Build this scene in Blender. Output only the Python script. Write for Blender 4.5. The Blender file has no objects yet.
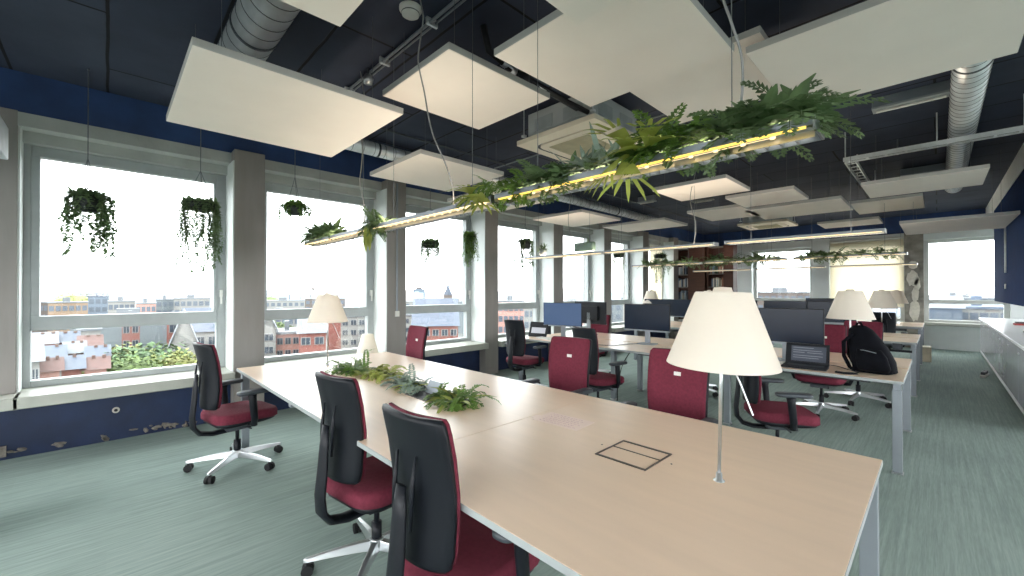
import bpy, math, random
from mathutils import Vector, Matrix
import numpy as np
random.seed(7)
sc = bpy.context.scene
col = sc.collection
PI = math.pi
def R(a): return math.radians(a)
# ------------------------------------------------------------------ camera
W, H = 1024, 576
CXY = (512., 288.)
V1 = (938., 290.5); V2 = (108., 291.)            # vanishing points of the room's two axes
FOC = math.sqrt(-((V1[0]-CXY[0])*(V2[0]-CXY[0]) + (V1[1]-CXY[1])*(V2[1]-CXY[1])))
def _ray(u, v): return Vector((u-CXY[0], -(v-CXY[1]), -FOC))
_Y = _ray(*V1).normalized(); _X = -_ray(*V2).normalized()
_X = (_X - _Y*_X.dot(_Y)).normalized(); _Z = _X.cross(_Y)
RM = Matrix((_X, _Y, _Z))
CAM = Vector((0, 0, 1.45))
cam = bpy.data.cameras.new('camera'); cam.sensor_width = 36; cam.lens = FOC*36/1024
cam.clip_start = .05; cam.clip_end = 6000
co = bpy.data.objects.new('camera', cam); col.objects.link(co)
co.matrix_world = Matrix.Translation(CAM) @ RM.to_4x4()
sc.camera = co
# ------------------------------------------------------------------ view, world, light
sc.view_settings.view_transform = 'Standard'; sc.view_settings.look = 'None'
sc.view_settings.gamma = 1; sc.view_settings.use_curve_mapping = False
sc.view_settings.exposure = 1.52
sc.cycles.max_bounces = 8; sc.cycles.diffuse_bounces = 5; sc.cycles.glossy_bounces = 3
sc.cycles.transparent_max_bounces = 16; sc.cycles.sample_clamp_indirect = 6
sc.cycles.caustics_reflective = False; sc.cycles.caustics_refractive = False
w = bpy.data.worlds.new('sky'); sc.world = w; w.use_nodes = True
bg = w.node_tree.nodes['Background']
bg.inputs[0].default_value = (.97, .985, 1.0, 1); bg.inputs[1].default_value = 3.4
def area(name, loc, sx, sy, power, color, rot=(0, 0, 0)):
    l = bpy.data.lights.new(name, 'AREA'); l.shape = 'RECTANGLE'; l.size = sx; l.size_y = sy
    l.energy = power; l.color = color
    o = bpy.data.objects.new(name, l); col.objects.link(o); o.location = loc; o.rotation_euler = rot
    return o
FIX_UP = 2.2
WARM = (1, .84, .66)

# ------------------------------------------------------------------ materials
def lin(c): return tuple(x/12.92 if x <= .04045 else ((x+.055)/1.055)**2.4 for x in c)
def hexc(h): return lin(tuple(int(h[i:i+2], 16)/255 for i in (0, 2, 4)))
MATS = {}
def mat(name, h, rough=.5, metal=0, var=.12, scale=8, bump=0, bscale=60, stretch=None, trans=0, spec=.5, world=True):
    if name in MATS: return MATS[name]
    m = bpy.data.materials.new(name); m.use_nodes = True; nt = m.node_tree; N = nt.nodes
    b = N['Principled BSDF']; c = hexc(h)
    b.inputs['Roughness'].default_value = rough; b.inputs['Metallic'].default_value = metal
    b.inputs['Specular IOR Level'].default_value = spec
    tc = N.new('ShaderNodeTexCoord'); mp = N.new('ShaderNodeMapping')
    nt.links.new(tc.outputs['Object'], mp.inputs[0])
    if stretch: mp.inputs['Scale'].default_value = stretch
    no = N.new('ShaderNodeTexNoise'); no.inputs['Scale'].default_value = scale; no.inputs['Detail'].default_value = 4
    nt.links.new(mp.outputs[0], no.inputs[0])
    cr = N.new('ShaderNodeValToRGB'); cr.color_ramp.elements[0].position = .3; cr.color_ramp.elements[1].position = .7
    cr.color_ramp.elements[0].color = tuple(x*(1-var) for x in c)+(1,)
    cr.color_ramp.elements[1].color = tuple(min(1, x*(1+var)) for x in c)+(1,)
    nt.links.new(no.outputs[0], cr.inputs[0]); nt.links.new(cr.outputs[0], b.inputs['Base Color'])
    if bump:
        n2 = N.new('ShaderNodeTexNoise'); n2.inputs['Scale'].default_value = bscale
        nt.links.new(mp.outputs[0], n2.inputs[0])
        bp = N.new('ShaderNodeBump'); bp.inputs['Strength'].default_value = bump; bp.inputs['Distance'].default_value = .01
        nt.links.new(n2.outputs[0], bp.inputs['Height']); nt.links.new(bp.outputs[0], b.inputs['Normal'])
    if trans:
        tr = N.new('ShaderNodeBsdfTranslucent'); mx = N.new('ShaderNodeMixShader'); mx.inputs[0].default_value = trans
        nt.links.new(cr.outputs[0], tr.inputs[0])
        out = [n for n in N if n.type == 'OUTPUT_MATERIAL'][0]
        nt.links.new(b.outputs[0], mx.inputs[1]); nt.links.new(tr.outputs[0], mx.inputs[2]); nt.links.new(mx.outputs[0], out.inputs[0])
    MATS[name] = m
    return m
def omat(name, h, rough=.8, **k):      # outdoor colours darkened to stand in for a lower exposure outside
    c = [int(h[i:i+2], 16)/255 for i in (0, 2, 4)]; c = [((x+.055)/1.055)**2.4*.21 for x in c]
    c = [1.055*x**(1/2.4)-.055 for x in c]; return mat(name, ''.join('%02x' % int(x*255) for x in c), rough, **k)
def emit(name, c, s):
    if name in MATS: return MATS[name]
    m = bpy.data.materials.new(name); m.use_nodes = True; b = m.node_tree.nodes['Principled BSDF']
    b.inputs['Base Color'].default_value = tuple(x*.15 for x in c)+(1,) if s < .4 else c+(1,); b.inputs['Emission Color'].default_value = c+(1,)
    b.inputs['Emission Strength'].default_value = s
    MATS[name] = m; return m
def glass():
    m = bpy.data.materials.new('window_glass'); m.use_nodes = True; nt = m.node_tree; N = nt.nodes
    for n in list(N):
        if n.type != 'OUTPUT_MATERIAL': N.remove(n)
    out = N[0]; t = N.new('ShaderNodeBsdfTransparent'); g = N.new('ShaderNodeBsdfGlossy'); f = N.new('ShaderNodeMixShader')
    t.inputs[0].default_value = (.95, .97, .97, 1); g.inputs['Roughness'].default_value = .02
    f.inputs[0].default_value = .05
    nt.links.new(t.outputs[0], f.inputs[1]); nt.links.new(g.outputs[0], f.inputs[2]); nt.links.new(f.outputs[0], out.inputs[0])
    MATS['glass'] = m; return m
glass()
def carpet():
    m = bpy.data.materials.new('striped_carpet'); m.use_nodes = True; nt = m.node_tree; N = nt.nodes; L = nt.links
    b = N['Principled BSDF']; b.inputs['Roughness'].default_value = .95; b.inputs['Specular IOR Level'].default_value = .15
    tc = N.new('ShaderNodeTexCoord')
    def noise(scale, sx, sy, det=3):
        mp = N.new('ShaderNodeMapping'); mp.inputs['Scale'].default_value = (sx, sy, 1)
        n = N.new('ShaderNodeTexNoise'); n.inputs['Scale'].default_value = scale; n.inputs['Detail'].default_value = det
        L.new(tc.outputs['Object'], mp.inputs[0]); L.new(mp.outputs[0], n.inputs[0]); return n
    a = noise(1, 55, 1.3, 2); c = noise(1, 160, 9, 2); d = noise(.8, 1, 1, 3)
    br = N.new('ShaderNodeTexBrick'); br.offset = .5; br.inputs['Scale'].default_value = 1
    br.inputs['Brick Width'].default_value = 1.0; br.inputs['Row Height'].default_value = .25; br.inputs['Mortar Size'].default_value = 0
    br.inputs['Color1'].default_value = (.35, .35, .35, 1); br.inputs['Color2'].default_value = (.65, .65, .65, 1)
    mp = N.new('ShaderNodeMapping'); mp.inputs['Rotation'].default_value = (0, 0, PI/2)
    L.new(tc.outputs['Object'], mp.inputs[0]); L.new(mp.outputs[0], br.inputs[0])
    def math_(op, x, y):
        q = N.new('ShaderNodeMath'); q.operation = op
        for i, s in enumerate((x, y)):
            if isinstance(s, (int, float)): q.inputs[i].default_value = s
            else: L.new(s, q.inputs[i])
        return q.outputs[0]
    s = math_('ADD', math_('MULTIPLY', a.outputs[0], .34), math_('MULTIPLY', c.outputs[0], .22))
    s = math_('ADD', s, math_('MULTIPLY', br.outputs[0], .12)); s = math_('ADD', s, math_('MULTIPLY', d.outputs[0], .32))
    cr = N.new('ShaderNodeValToRGB'); e = cr.color_ramp.elements
    e[0].position = .36; e[0].color = hexc('7e8e89')+(1,); e[1].position = .64; e[1].color = hexc('a2b2ab')+(1,)
    k = e.new(.5); k.color = hexc('90a19a')+(1,)
    L.new(s, cr.inputs[0]); L.new(cr.outputs[0], b.inputs['Base Color'])
    bp = N.new('ShaderNodeBump'); bp.inputs['Strength'].default_value = .4; bp.inputs['Distance'].default_value = .004
    L.new(c.outputs[0], bp.inputs['Height']); L.new(bp.outputs[0], b.inputs['Normal'])
    return m
def board_ceiling():
    m = bpy.data.materials.new('black_painted_boards'); m.use_nodes = True; nt = m.node_tree; N = nt.nodes; L = nt.links
    b = N['Principled BSDF']; b.inputs['Roughness'].default_value = .75; b.inputs['Specular IOR Level'].default_value = .3
    tc = N.new('ShaderNodeTexCoord'); br = N.new('ShaderNodeTexBrick'); br.offset = .5
    br.inputs['Scale'].default_value = 1; br.inputs['Brick Width'].default_value = 2.0; br.inputs['Row Height'].default_value = .6
    br.inputs['Mortar Size'].default_value = .012; br.inputs['Mortar Smooth'].default_value = .3
    br.inputs['Color1'].default_value = hexc('394052')+(1,); br.inputs['Color2'].default_value = hexc('414859')+(1,)
    br.inputs['Mortar'].default_value = hexc('0c0e14')+(1,)
    n = N.new('ShaderNodeTexNoise'); n.inputs['Scale'].default_value = 2.2; n.inputs['Detail'].default_value = 6
    L.new(tc.outputs['Object'], n.inputs[0])
    dm = N.new('ShaderNodeVectorMath'); dm.operation = 'MULTIPLY_ADD'; dm.inputs[1].default_value = (.02, .02, .02)
    L.new(n.outputs['Color'], dm.inputs[0]); L.new(tc.outputs['Object'], dm.inputs[2]); L.new(dm.outputs[0], br.inputs[0])
    mx = N.new('ShaderNodeMix'); mx.data_type = 'RGBA'; mx.blend_type = 'MULTIPLY'; mx.inputs[0].default_value = .55
    cr = N.new('ShaderNodeValToRGB'); cr.color_ramp.elements[0].position = .3; cr.color_ramp.elements[1].position = .75
    cr.color_ramp.elements[0].color = (.35, .35, .38, 1)
    L.new(n.outputs[0], cr.inputs[0]); L.new(br.outputs[0], mx.inputs[6]); L.new(cr.outputs[0], mx.inputs[7])
    L.new(mx.outputs[2], b.inputs['Base Color'])
    bp = N.new('ShaderNodeBump'); bp.inputs['Strength'].default_value = .6; bp.inputs['Distance'].default_value = .01
    L.new(br.outputs['Fac'], bp.inputs['Height']); bp.invert = True; L.new(bp.outputs[0], b.inputs['Normal'])
    return m
def brick_mat(name, h1, h2, hm, s=1.):
    m = bpy.data.materials.new(name); m.use_nodes = True; nt = m.node_tree; N = nt.nodes; L = nt.links
    b = N['Principled BSDF']; b.inputs['Roughness'].default_value = .9
    tc = N.new('ShaderNodeTexCoord'); mp = N.new('ShaderNodeMapping'); mp.inputs['Rotation'].default_value = (PI/2, 0, 0)
    br = N.new('ShaderNodeTexBrick'); br.inputs['Scale'].default_value = s
    br.inputs['Color1'].default_value = hexc(h1)+(1,); br.inputs['Color2'].default_value = hexc(h2)+(1,); br.inputs['Mortar'].default_value = hexc(hm)+(1,)
    L.new(tc.outputs['Object'], mp.inputs[0]); L.new(mp.outputs[0], br.inputs[0]); L.new(br.outputs[0], b.inputs['Base Color'])
    MATS[name] = m; return m
WHITE = mat('panel_white', 'fbf4ec', .85, var=.02, scale=3, bump=.1, bscale=300)
PEDGE = mat('panel_edge', 'c4c2be', .8, var=.03)
NAVY = mat('navy_paint_shaded', '12264a', .55, var=.25, scale=3, bump=.15, bscale=40)  # shade under the sill put into a darker copy of the wall's blue
CONC = mat('grey_painted_concrete', 'aeb2ae', .75, var=.12, scale=3, bump=.25, bscale=25)
PILL = mat('pillar_concrete', '8e8a86', .8, var=.10, scale=6, bump=.25, bscale=20, stretch=(1, 1, .15))
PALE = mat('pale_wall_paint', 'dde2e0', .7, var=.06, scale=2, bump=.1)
FRAME = mat('window_frame_grey', 'a4aaaa', .45, var=.06)
SILL = mat('sill_stone', 'b0b2a8', .4, var=.08, scale=5)
TABLE = mat('maple_laminate', 'eed5bc', .30, var=.03, scale=2, stretch=(1, 9, 1), spec=.45)
TEDGE = mat('laminate_edge', '9aa0a0', .5)
ALU = mat('aluminium', 'c4c8ca', .28, metal=.9, var=.05)
ALUL = mat('lacquered_aluminium', 'aeb4b6', .4, metal=.5, var=.04)
GALV = mat('galvanised_sheet', 'e2e6e8', .28, metal=.45, var=.18, scale=5, bump=.1, bscale=12)
GALVD = mat('duct_seam', '5a6065', .4, metal=.8)
RED = mat('wine_red_fabric', '6e2d3c', .9, var=.12, scale=60, bump=.35, bscale=400, spec=.2)
BLACKP = mat('black_plastic', '0e1219', .5, var=.08, bump=.05, bscale=500, spec=.3)
BLACKM = mat('black_rubber', '101114', .6)
SHADE = mat('lamp_shade_fabric', 'fffaf2', .8, var=.01, trans=.55, bump=.05)
LEAF1 = mat('leaf_dark', '688056', .5, var=.4, scale=9, trans=.25)
LEAF2 = mat('leaf_mid', '64843c', .5, var=.35, scale=9, trans=.3)
LEAF3 = mat('leaf_yellow_green', 'a4ae56', .5, var=.3, scale=7, trans=.35)
LEAF4 = mat('leaf_silver', '8fa192', .6, var=.3, scale=9, trans=.25)
POT = mat('dark_pot', '2c3230', .7, var=.2, scale=12)
CORD = mat('grey_cord', '8a8a88', .6)
WIRE = mat('steel_wire', '6f7478', .4, metal=.7)
WPL = mat('white_plastic', 'dcdcd6', .45, var=.03)
SCREEN = mat('monitor_glass_black', '0c1a2c', .25, var=.1, spec=.35)
DGREY = mat('dark_grey_metal', '3a4046', .45, var=.08)
LGREY = mat('light_grey_metal', '8b9298', .4, metal=.35, var=.05)
GLOWY = emit('strip_light_yellow', (1, .66, .12), .55)
GLOWW = emit('strip_light_warm', (1, .74, .40), .6)
BOOKB = mat('bookcase_brown', '4c2c22', .6, var=.2, scale=4, stretch=(1, 1, 6))

# ------------------------------------------------------------------ mesh helpers
class MB:
    def __init__(s): s.v = []; s.f = []; s.m = []
    def add(s, vs, fs, m=0):
        o = len(s.v); s.v += [tuple(p) for p in vs]; s.f += [tuple(i+o for i in f) for f in fs]; s.m += [m]*len(fs)
        return s
    def box(s, x0, x1, y0, y1, z0, z1, m=0, M=None):
        vs = [Vector((x, y, z)) for z in (z0, z1) for y in (y0, y1) for x in (x0, x1)]
        if M: vs = [M @ p for p in vs]
        return s.add(vs, [(0, 2, 3, 1), (4, 5, 7, 6), (0, 1, 5, 4), (1, 3, 7, 5), (3, 2, 6, 7), (2, 0, 4, 6)], m)
    def loft(s, rings, m=0, cap=True, closed=True):
        n = len(rings[0]); vs = [p for r in rings for p in r]; fs = []
        for i in range(len(rings)-1):
            for j in range(n if closed else n-1):
                k = (j+1) % n; fs.append((i*n+j, i*n+k, (i+1)*n+k, (i+1)*n+j))
        if cap: fs.append(tuple(range(n))[::-1]); fs.append(tuple((len(rings)-1)*n+j for j in range(n)))
        return s.add(vs, fs, m)
    def tube(s, pts, r, n=8, m=0, sx=1, cap=True):
        pts = [Vector(p) for p in pts]; rs = r if isinstance(r, (list, tuple)) else [r]*len(pts); rings = []
        up = None
        for i, p in enumerate(pts):
            d = (pts[min(i+1, len(pts)-1)] - pts[max(i-1, 0)]).normalized()
            if up is None: up = Vector((0, 0, 1)) if abs(d.z) < .9 else Vector((0, 1, 0))
            a = d.cross(up).normalized(); b = a.cross(d).normalized(); up = b
            rings.append([p + a*math.cos(2*PI*k/n)*rs[i]*sx + b*math.sin(2*PI*k/n)*rs[i] for k in range(n)])
        return s.loft(rings, m, cap)
    def lathe(s, prof, n=24, c=(0, 0, 0), m=0, cap=False):
        c = Vector(c)
        return s.loft([[c+Vector((r*math.cos(2*PI*k/n), r*math.sin(2*PI*k/n), z)) for k in range(n)] for r, z in prof], m, cap)
    def disc(s, r, z, c=(0, 0, 0), n=24, m=0, down=False):
        vs = [(c[0]+r*math.cos(2*PI*k/n), c[1]+r*math.sin(2*PI*k/n), c[2]+z) for k in range(n)]
        return s.add(vs, [tuple(range(n))[::-1] if down else tuple(range(n))], m)
    def build(s, name, mats, parent=None, bevel=0, smooth=False, kind=None, seg=2):
        me = bpy.data.meshes.new(name); me.from_pydata(s.v, [], s.f); me.validate()
        mats = mats if isinstance(mats, (list, tuple)) else [mats]
        for x in mats: me.materials.append(x)
        if len(me.polygons) == len(s.m): me.polygons.foreach_set('material_index', s.m)
        if smooth: me.polygons.foreach_set('use_smooth', [True]*len(me.polygons))
        me.update()
        o = bpy.data.objects.new(name, me); col.objects.link(o)
        if parent: o.parent = parent
        if bevel:
            b = o.modifiers.new('bevel', 'BEVEL'); b.width = bevel; b.segments = seg; b.limit_method = 'ANGLE'; b.angle_limit = R(40)
        if smooth and bevel == 0:
            pass
        if kind: o['kind'] = kind
        return o
def tag(o, label=None, cat=None, group=None, kind=None):
    if label: o['label'] = label
    if cat: o['category'] = cat
    if group: o['group'] = group
    if kind: o['kind'] = kind
    return o
def thing(name, label, cat, loc=(0, 0, 0), rz=0, group=None):
    o = bpy.data.objects.new(name, None); col.objects.link(o); o.location = loc; o.rotation_euler = (0, 0, rz)
    o.empty_display_size = .1
    return tag(o, label, cat, group)
def copy_tree(o, parent=None):
    c = o.copy(); col.objects.link(c); c.parent = parent
    for ch in list(o.children): copy_tree(ch, c)
    return c
def place(proto, used, loc, rz, label, group=None):
    o = proto if not used[0] else copy_tree(proto); used[0] = True
    o.location = loc; o.rotation_euler = (0, 0, rz); o['label'] = label
    if group: o['group'] = group
    return o
def sbox(name, x0, x1, y0, y1, z0, z1, m, parent=None, bevel=0):
    return MB().box(x0, x1, y0, y1, z0, z1).build(name, m, parent, bevel, kind='structure' if not parent else None)
# points on planes from picture coordinates (used for measuring far, outdoor things)
def hdir(u): d = RM @ _ray(u, 291); return Vector((d.x, d.y, 0)).normalized()
def at(u, v, rng):
    d = RM @ _ray(u, v); k = rng/math.hypot(d.x, d.y); return CAM + d*k
# ------------------------------------------------------------------ room shell
YF, CZ = 14.75, 3.38
XR, YB = 4.6, -3.2
MB().box(-5.95, XR+.3, YB-.2, YF+.2, -.12, 0).build('floor', carpet(), kind='structure')
MB().box(-6.3, XR+.3, YB-.2, YF+.4, CZ, CZ+.2).build('ceiling', board_ceiling(), kind='structure')
PITCH, P0 = 1.83, -.68
PY = [P0+PITCH*i for i in range(0, 9)]       # pillar centres along the window wall
low = MB().box(-5.98, -5.60, YB, YF+.2, 0, .46)
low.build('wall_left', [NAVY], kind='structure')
hd = MB().box(-6.1, -5.60, YB, YF+.2, 2.90, 3.02).box(-6.1, -5.75, YB, YF+.2, 2.80, 2.90)
hd.build('trim_1', CONC, kind='structure')
MB().box(-6.1, -5.62, YB, YF+.2, 3.02, CZ).build('wall_left_upper', mat('navy_paint_lit', '243f6c', .6, var=.25, scale=3), kind='structure')  # same paint as the lower wall, daylight put into the lighter colour
for i, y in enumerate(PY):
    h = .15
    MB().box(-6.05, -5.44 if i else -5.598, y-h, y+(h if i else .11), 0 if i else .56, 3.03).build('pillar', PILL, kind='structure', bevel=.006)
# wider blank wall left of the first window
MB().box(-6.05, -5.6, YB, P0-.12, .46, 2.9).build('wall_left_near', CONC, kind='structure')
for i in range(8):
    ya, yb = PY[i]+(.15 if i else .11), PY[i+1]-.15
    n = i+1
    fr = MB()
    x0, x1 = -5.93, -5.86
    fr.box(x0, x1+.03, ya, ya+.06, .56, 2.80).box(x0, x1+.03, yb-.10, yb, .56, 2.80)
    fr.box(x0, x1+.03, ya+.06, yb-.10, 2.70, 2.80).box(x0, x1+.03, ya+.06, yb-.10, .56, .62)
    fr.box(x0, x1+.05, ya+.06, yb-.10, 1.085, 1.215)
    fr.box(x0+.01, x1+.045, ya+.06, ya+.115, 1.20, 2.70).box(x0+.01, x1+.045, yb-.13, yb-.10, 1.20, 2.70)
    f = fr.build('window_%d' % n, FRAME, bevel=.006, kind='structure')
    MB().box(-5.902, -5.898, ya+.06, yb-.10, 1.20, 2.70).box(-5.902, -5.898, ya+.06, yb-.10, .62, 1.11).build('pane', MATS['glass'], f)
    hb = MB().box(-5.83, -5.79, yb-.075, yb-.045, 1.38, 1.46).box(-5.80, -5.785, yb-.07, yb-.05, 1.30, 1.44)
    hb.build('window_handle', WPL, f, bevel=.004)
    MB().box(-5.95, -5.35, ya-.0, yb+.0, .46, .56).build('window_sill', SILL, f, bevel=.01)
    sd = MB().box(-5.86, -5.62, ya, ya+.012, .56, 2.9).box(-5.86, -5.446, yb-.012, yb, .56, 2.9); sd.build('window_reveal', PALE, f)  # daylight on the pillar's near side put into the pale lining
# sill nosing in front of the near blank wall
sbox('trim_2', -5.62, -5.35, YB, PY[0]+.15, .46, .56, SILL, bevel=.01)
# crumbling plaster along the foot of the near wall
pl = MB(); random.seed(3)
for i in range(34):
    y = random.uniform(-.75, 1.0); sx = random.uniform(.01, .05); h = random.uniform(.008, .03); z = .03+.05*random.random()+.02*math.sin(y*9)
    n = 6; vs = [(-5.595, y+sx*math.cos(a+.3), max(.004, z+h*math.sin(a)*random.uniform(.6, 1.2))) for a in [2*PI*k/n for k in range(n)]]
    vs += [(-5.58, (p[1]-y)*.6+y, (p[2]-z)*.6+z) for p in vs]
    pl.add(vs, [tuple(range(n, 2*n))]+[(k, (k+1) % n, n+(k+1) % n, n+k) for k in range(n)])
pl.box(-5.60, -5.575, -.78, -.62, .03, .12)
pl.build('trim_3', mat('broken_plaster', '7c766e', .9, var=.4, scale=30), kind='structure')
# far wall, with its windows
fw = MB()
FX = [(-5.62, -4.30), (-4.06+.0, -4.06)]
def fbox(a, b, z0, z1, mm): sbox('wall_far', a, b, YF, YF+.35, z0, z1, mm)
sbox('wall_far', -5.95, XR+.3, YF, YF+.35, 0, .58, PALE)
sbox('wall_far', -5.95, XR+.3, YF, YF+.35, 2.93, CZ, MATS['navy_paint_lit'])
sbox('trim_4', -5.95, XR+.3, YF-.02, YF+.35, 2.72, 2.93, PALE)
fpil = [(-5.95, -4.12, PALE), (-2.55, -2.15, PALE), (-.60, -.25, mat('patched_plaster', '8f8a80', .9, var=.35, scale=5, bump=.4, bscale=12))]
for a, b, mm in fpil: sbox('pillar', a, b, YF-.12, YF+.35, 0, 2.93, mm, bevel=.006)
sbox('pillar', 1.15, 1.5, YF-.12, YF+.35, 0, 2.93, PALE)
sbox('pillar', 3.0, 3.4, YF-.12, YF+.35, 0, 2.93, PALE)
k = 9
for a, b in [(-4.12, -2.55), (-2.15, -.60), (-.25, 1.15), (1.5, 3.0), (3.4, 4.6)]:
    fr = MB(); y0, y1 = YF+.08, YF+.16
    fr.box(a, a+.09, y0, y1, .66, 2.72).box(b-.09, b, y0, y1, .66, 2.72).box(a+.09, b-.09, y0, y1, 2.64, 2.72).box(a+.09, b-.09, y0, y1, .66, .72)
    fr.box(a+.09, b-.09, y0-.02, y1, 1.12, 1.22)
    f = fr.build('window_%d' % k, mat('window_frame_white', 'c9ccc8', .45, var=.04), bevel=.006, kind='structure')
    MB().box(a+.09, b-.09, YF+.118, YF+.122, .72, 1.12).box(a+.09, b-.09, YF+.118, YF+.122, 1.22, 2.64).build('pane', MATS['glass'], f)
    MB().box(a, b, YF-.16, YF+.2, .58, .66).build('window_sill', SILL, f, bevel=.01)
    k += 1
# patches of bare plaster on the far pillar
pp = MB(); random.seed(5)
for (cx, cz, rx, rz_) in [(-.42, .95, .10, .28), (-.40, 1.35, .07, .2), (-.45, 1.75, .12, .2), (-.36, 1.6, .06, .16), (-.44, 2.1, .09, .1)]:
    n = 18; ring = [(cx+rx*math.cos(a)*random.uniform(.8, 1.1), YF-.128, cz+rz_*math.sin(a)*random.uniform(.8, 1.1)) for a in [2*PI*q/n for q in range(n)]]
    pp.add(ring, [tuple(range(n))]); pp.add([(x, YF-.12, z) for x, _, z in ring]+ring, [(q, (q+1) % n, n+(q+1) % n, n+q) for q in range(n)])
pp.build('trim_5', mat('bare_plaster', 'd8d2c4', .9, var=.1, scale=20), kind='structure')
# right side: service wall hanging over the low cabinet, pale beam above it
sbox('wall_right',   .80, .95, 7.6, 12.9, 1.235, 3.06, mat('dark_blue_wall', '163260', .9, var=.1, spec=.1))
sbox('beam', .79, 1.2, .5, YF, 3.06, CZ, mat('beam_white', 'f6f8fa', .7, var=.04))
sbox('pillar', .95, 1.25, 7.3, 7.6, 0, 3.06, PALE)
# the rest of the floor behind the photographer: windowed end walls
sbox('wall_right_outer', XR, XR+.3, YB, YF, 0, .7, PALE); sbox('wall_right_outer', XR, XR+.3, YB, YF, 2.8, CZ, PALE)
for i, y in enumerate([YB+.2+2.2*q for q in range(9)]): sbox('pillar', XR, XR+.3, y-.2, y+.2, .7, 2.8, PALE)
sbox('wall_back', -5.95, XR+.3, YB-.3, YB, 0, .7, PALE); sbox('wall_back', -5.95, XR+.3, YB-.3, YB, 2.8, CZ, PALE)
for i in range(6): x = -5.7+2.05*i; sbox('pillar', x-.2, x+.2, YB-.3, YB, .7, 2.8, PALE)
# roller blind over the middle far window
b = thing('roller_blind', 'cream roller blind drawn down over the far window behind the lamps', 'blind', (-1.375, YF-.03, 0))
MB().box(-.76, .76, -.004, .004, 1.02, 2.78).build('fabric', mat('blind_cream', 'f2ecdc', .9, var=.01, trans=.7), b)
MB().tube([(-.77, 0, 2.82), (.77, 0, 2.82)], .035, 12).build('roller_tube', WPL, b)
MB().box(-.77, .77, -.012, .012, 1.0, 1.025).build('bottom_bar', WPL, b)
b = thing('roller_blind', 'cream fabric blind hanging in the last window before the bookcase', 'blind', (-5.70, PY[7]-.75, 0))
MB().box(-.004, .004, -.36, .36, .62, 2.72).build('fabric', MATS['blind_cream'], b)
MB().tube([(0, -.37, 2.75), (0, .37, 2.75)], .03, 12).build('roller_tube', WPL, b)

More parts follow.
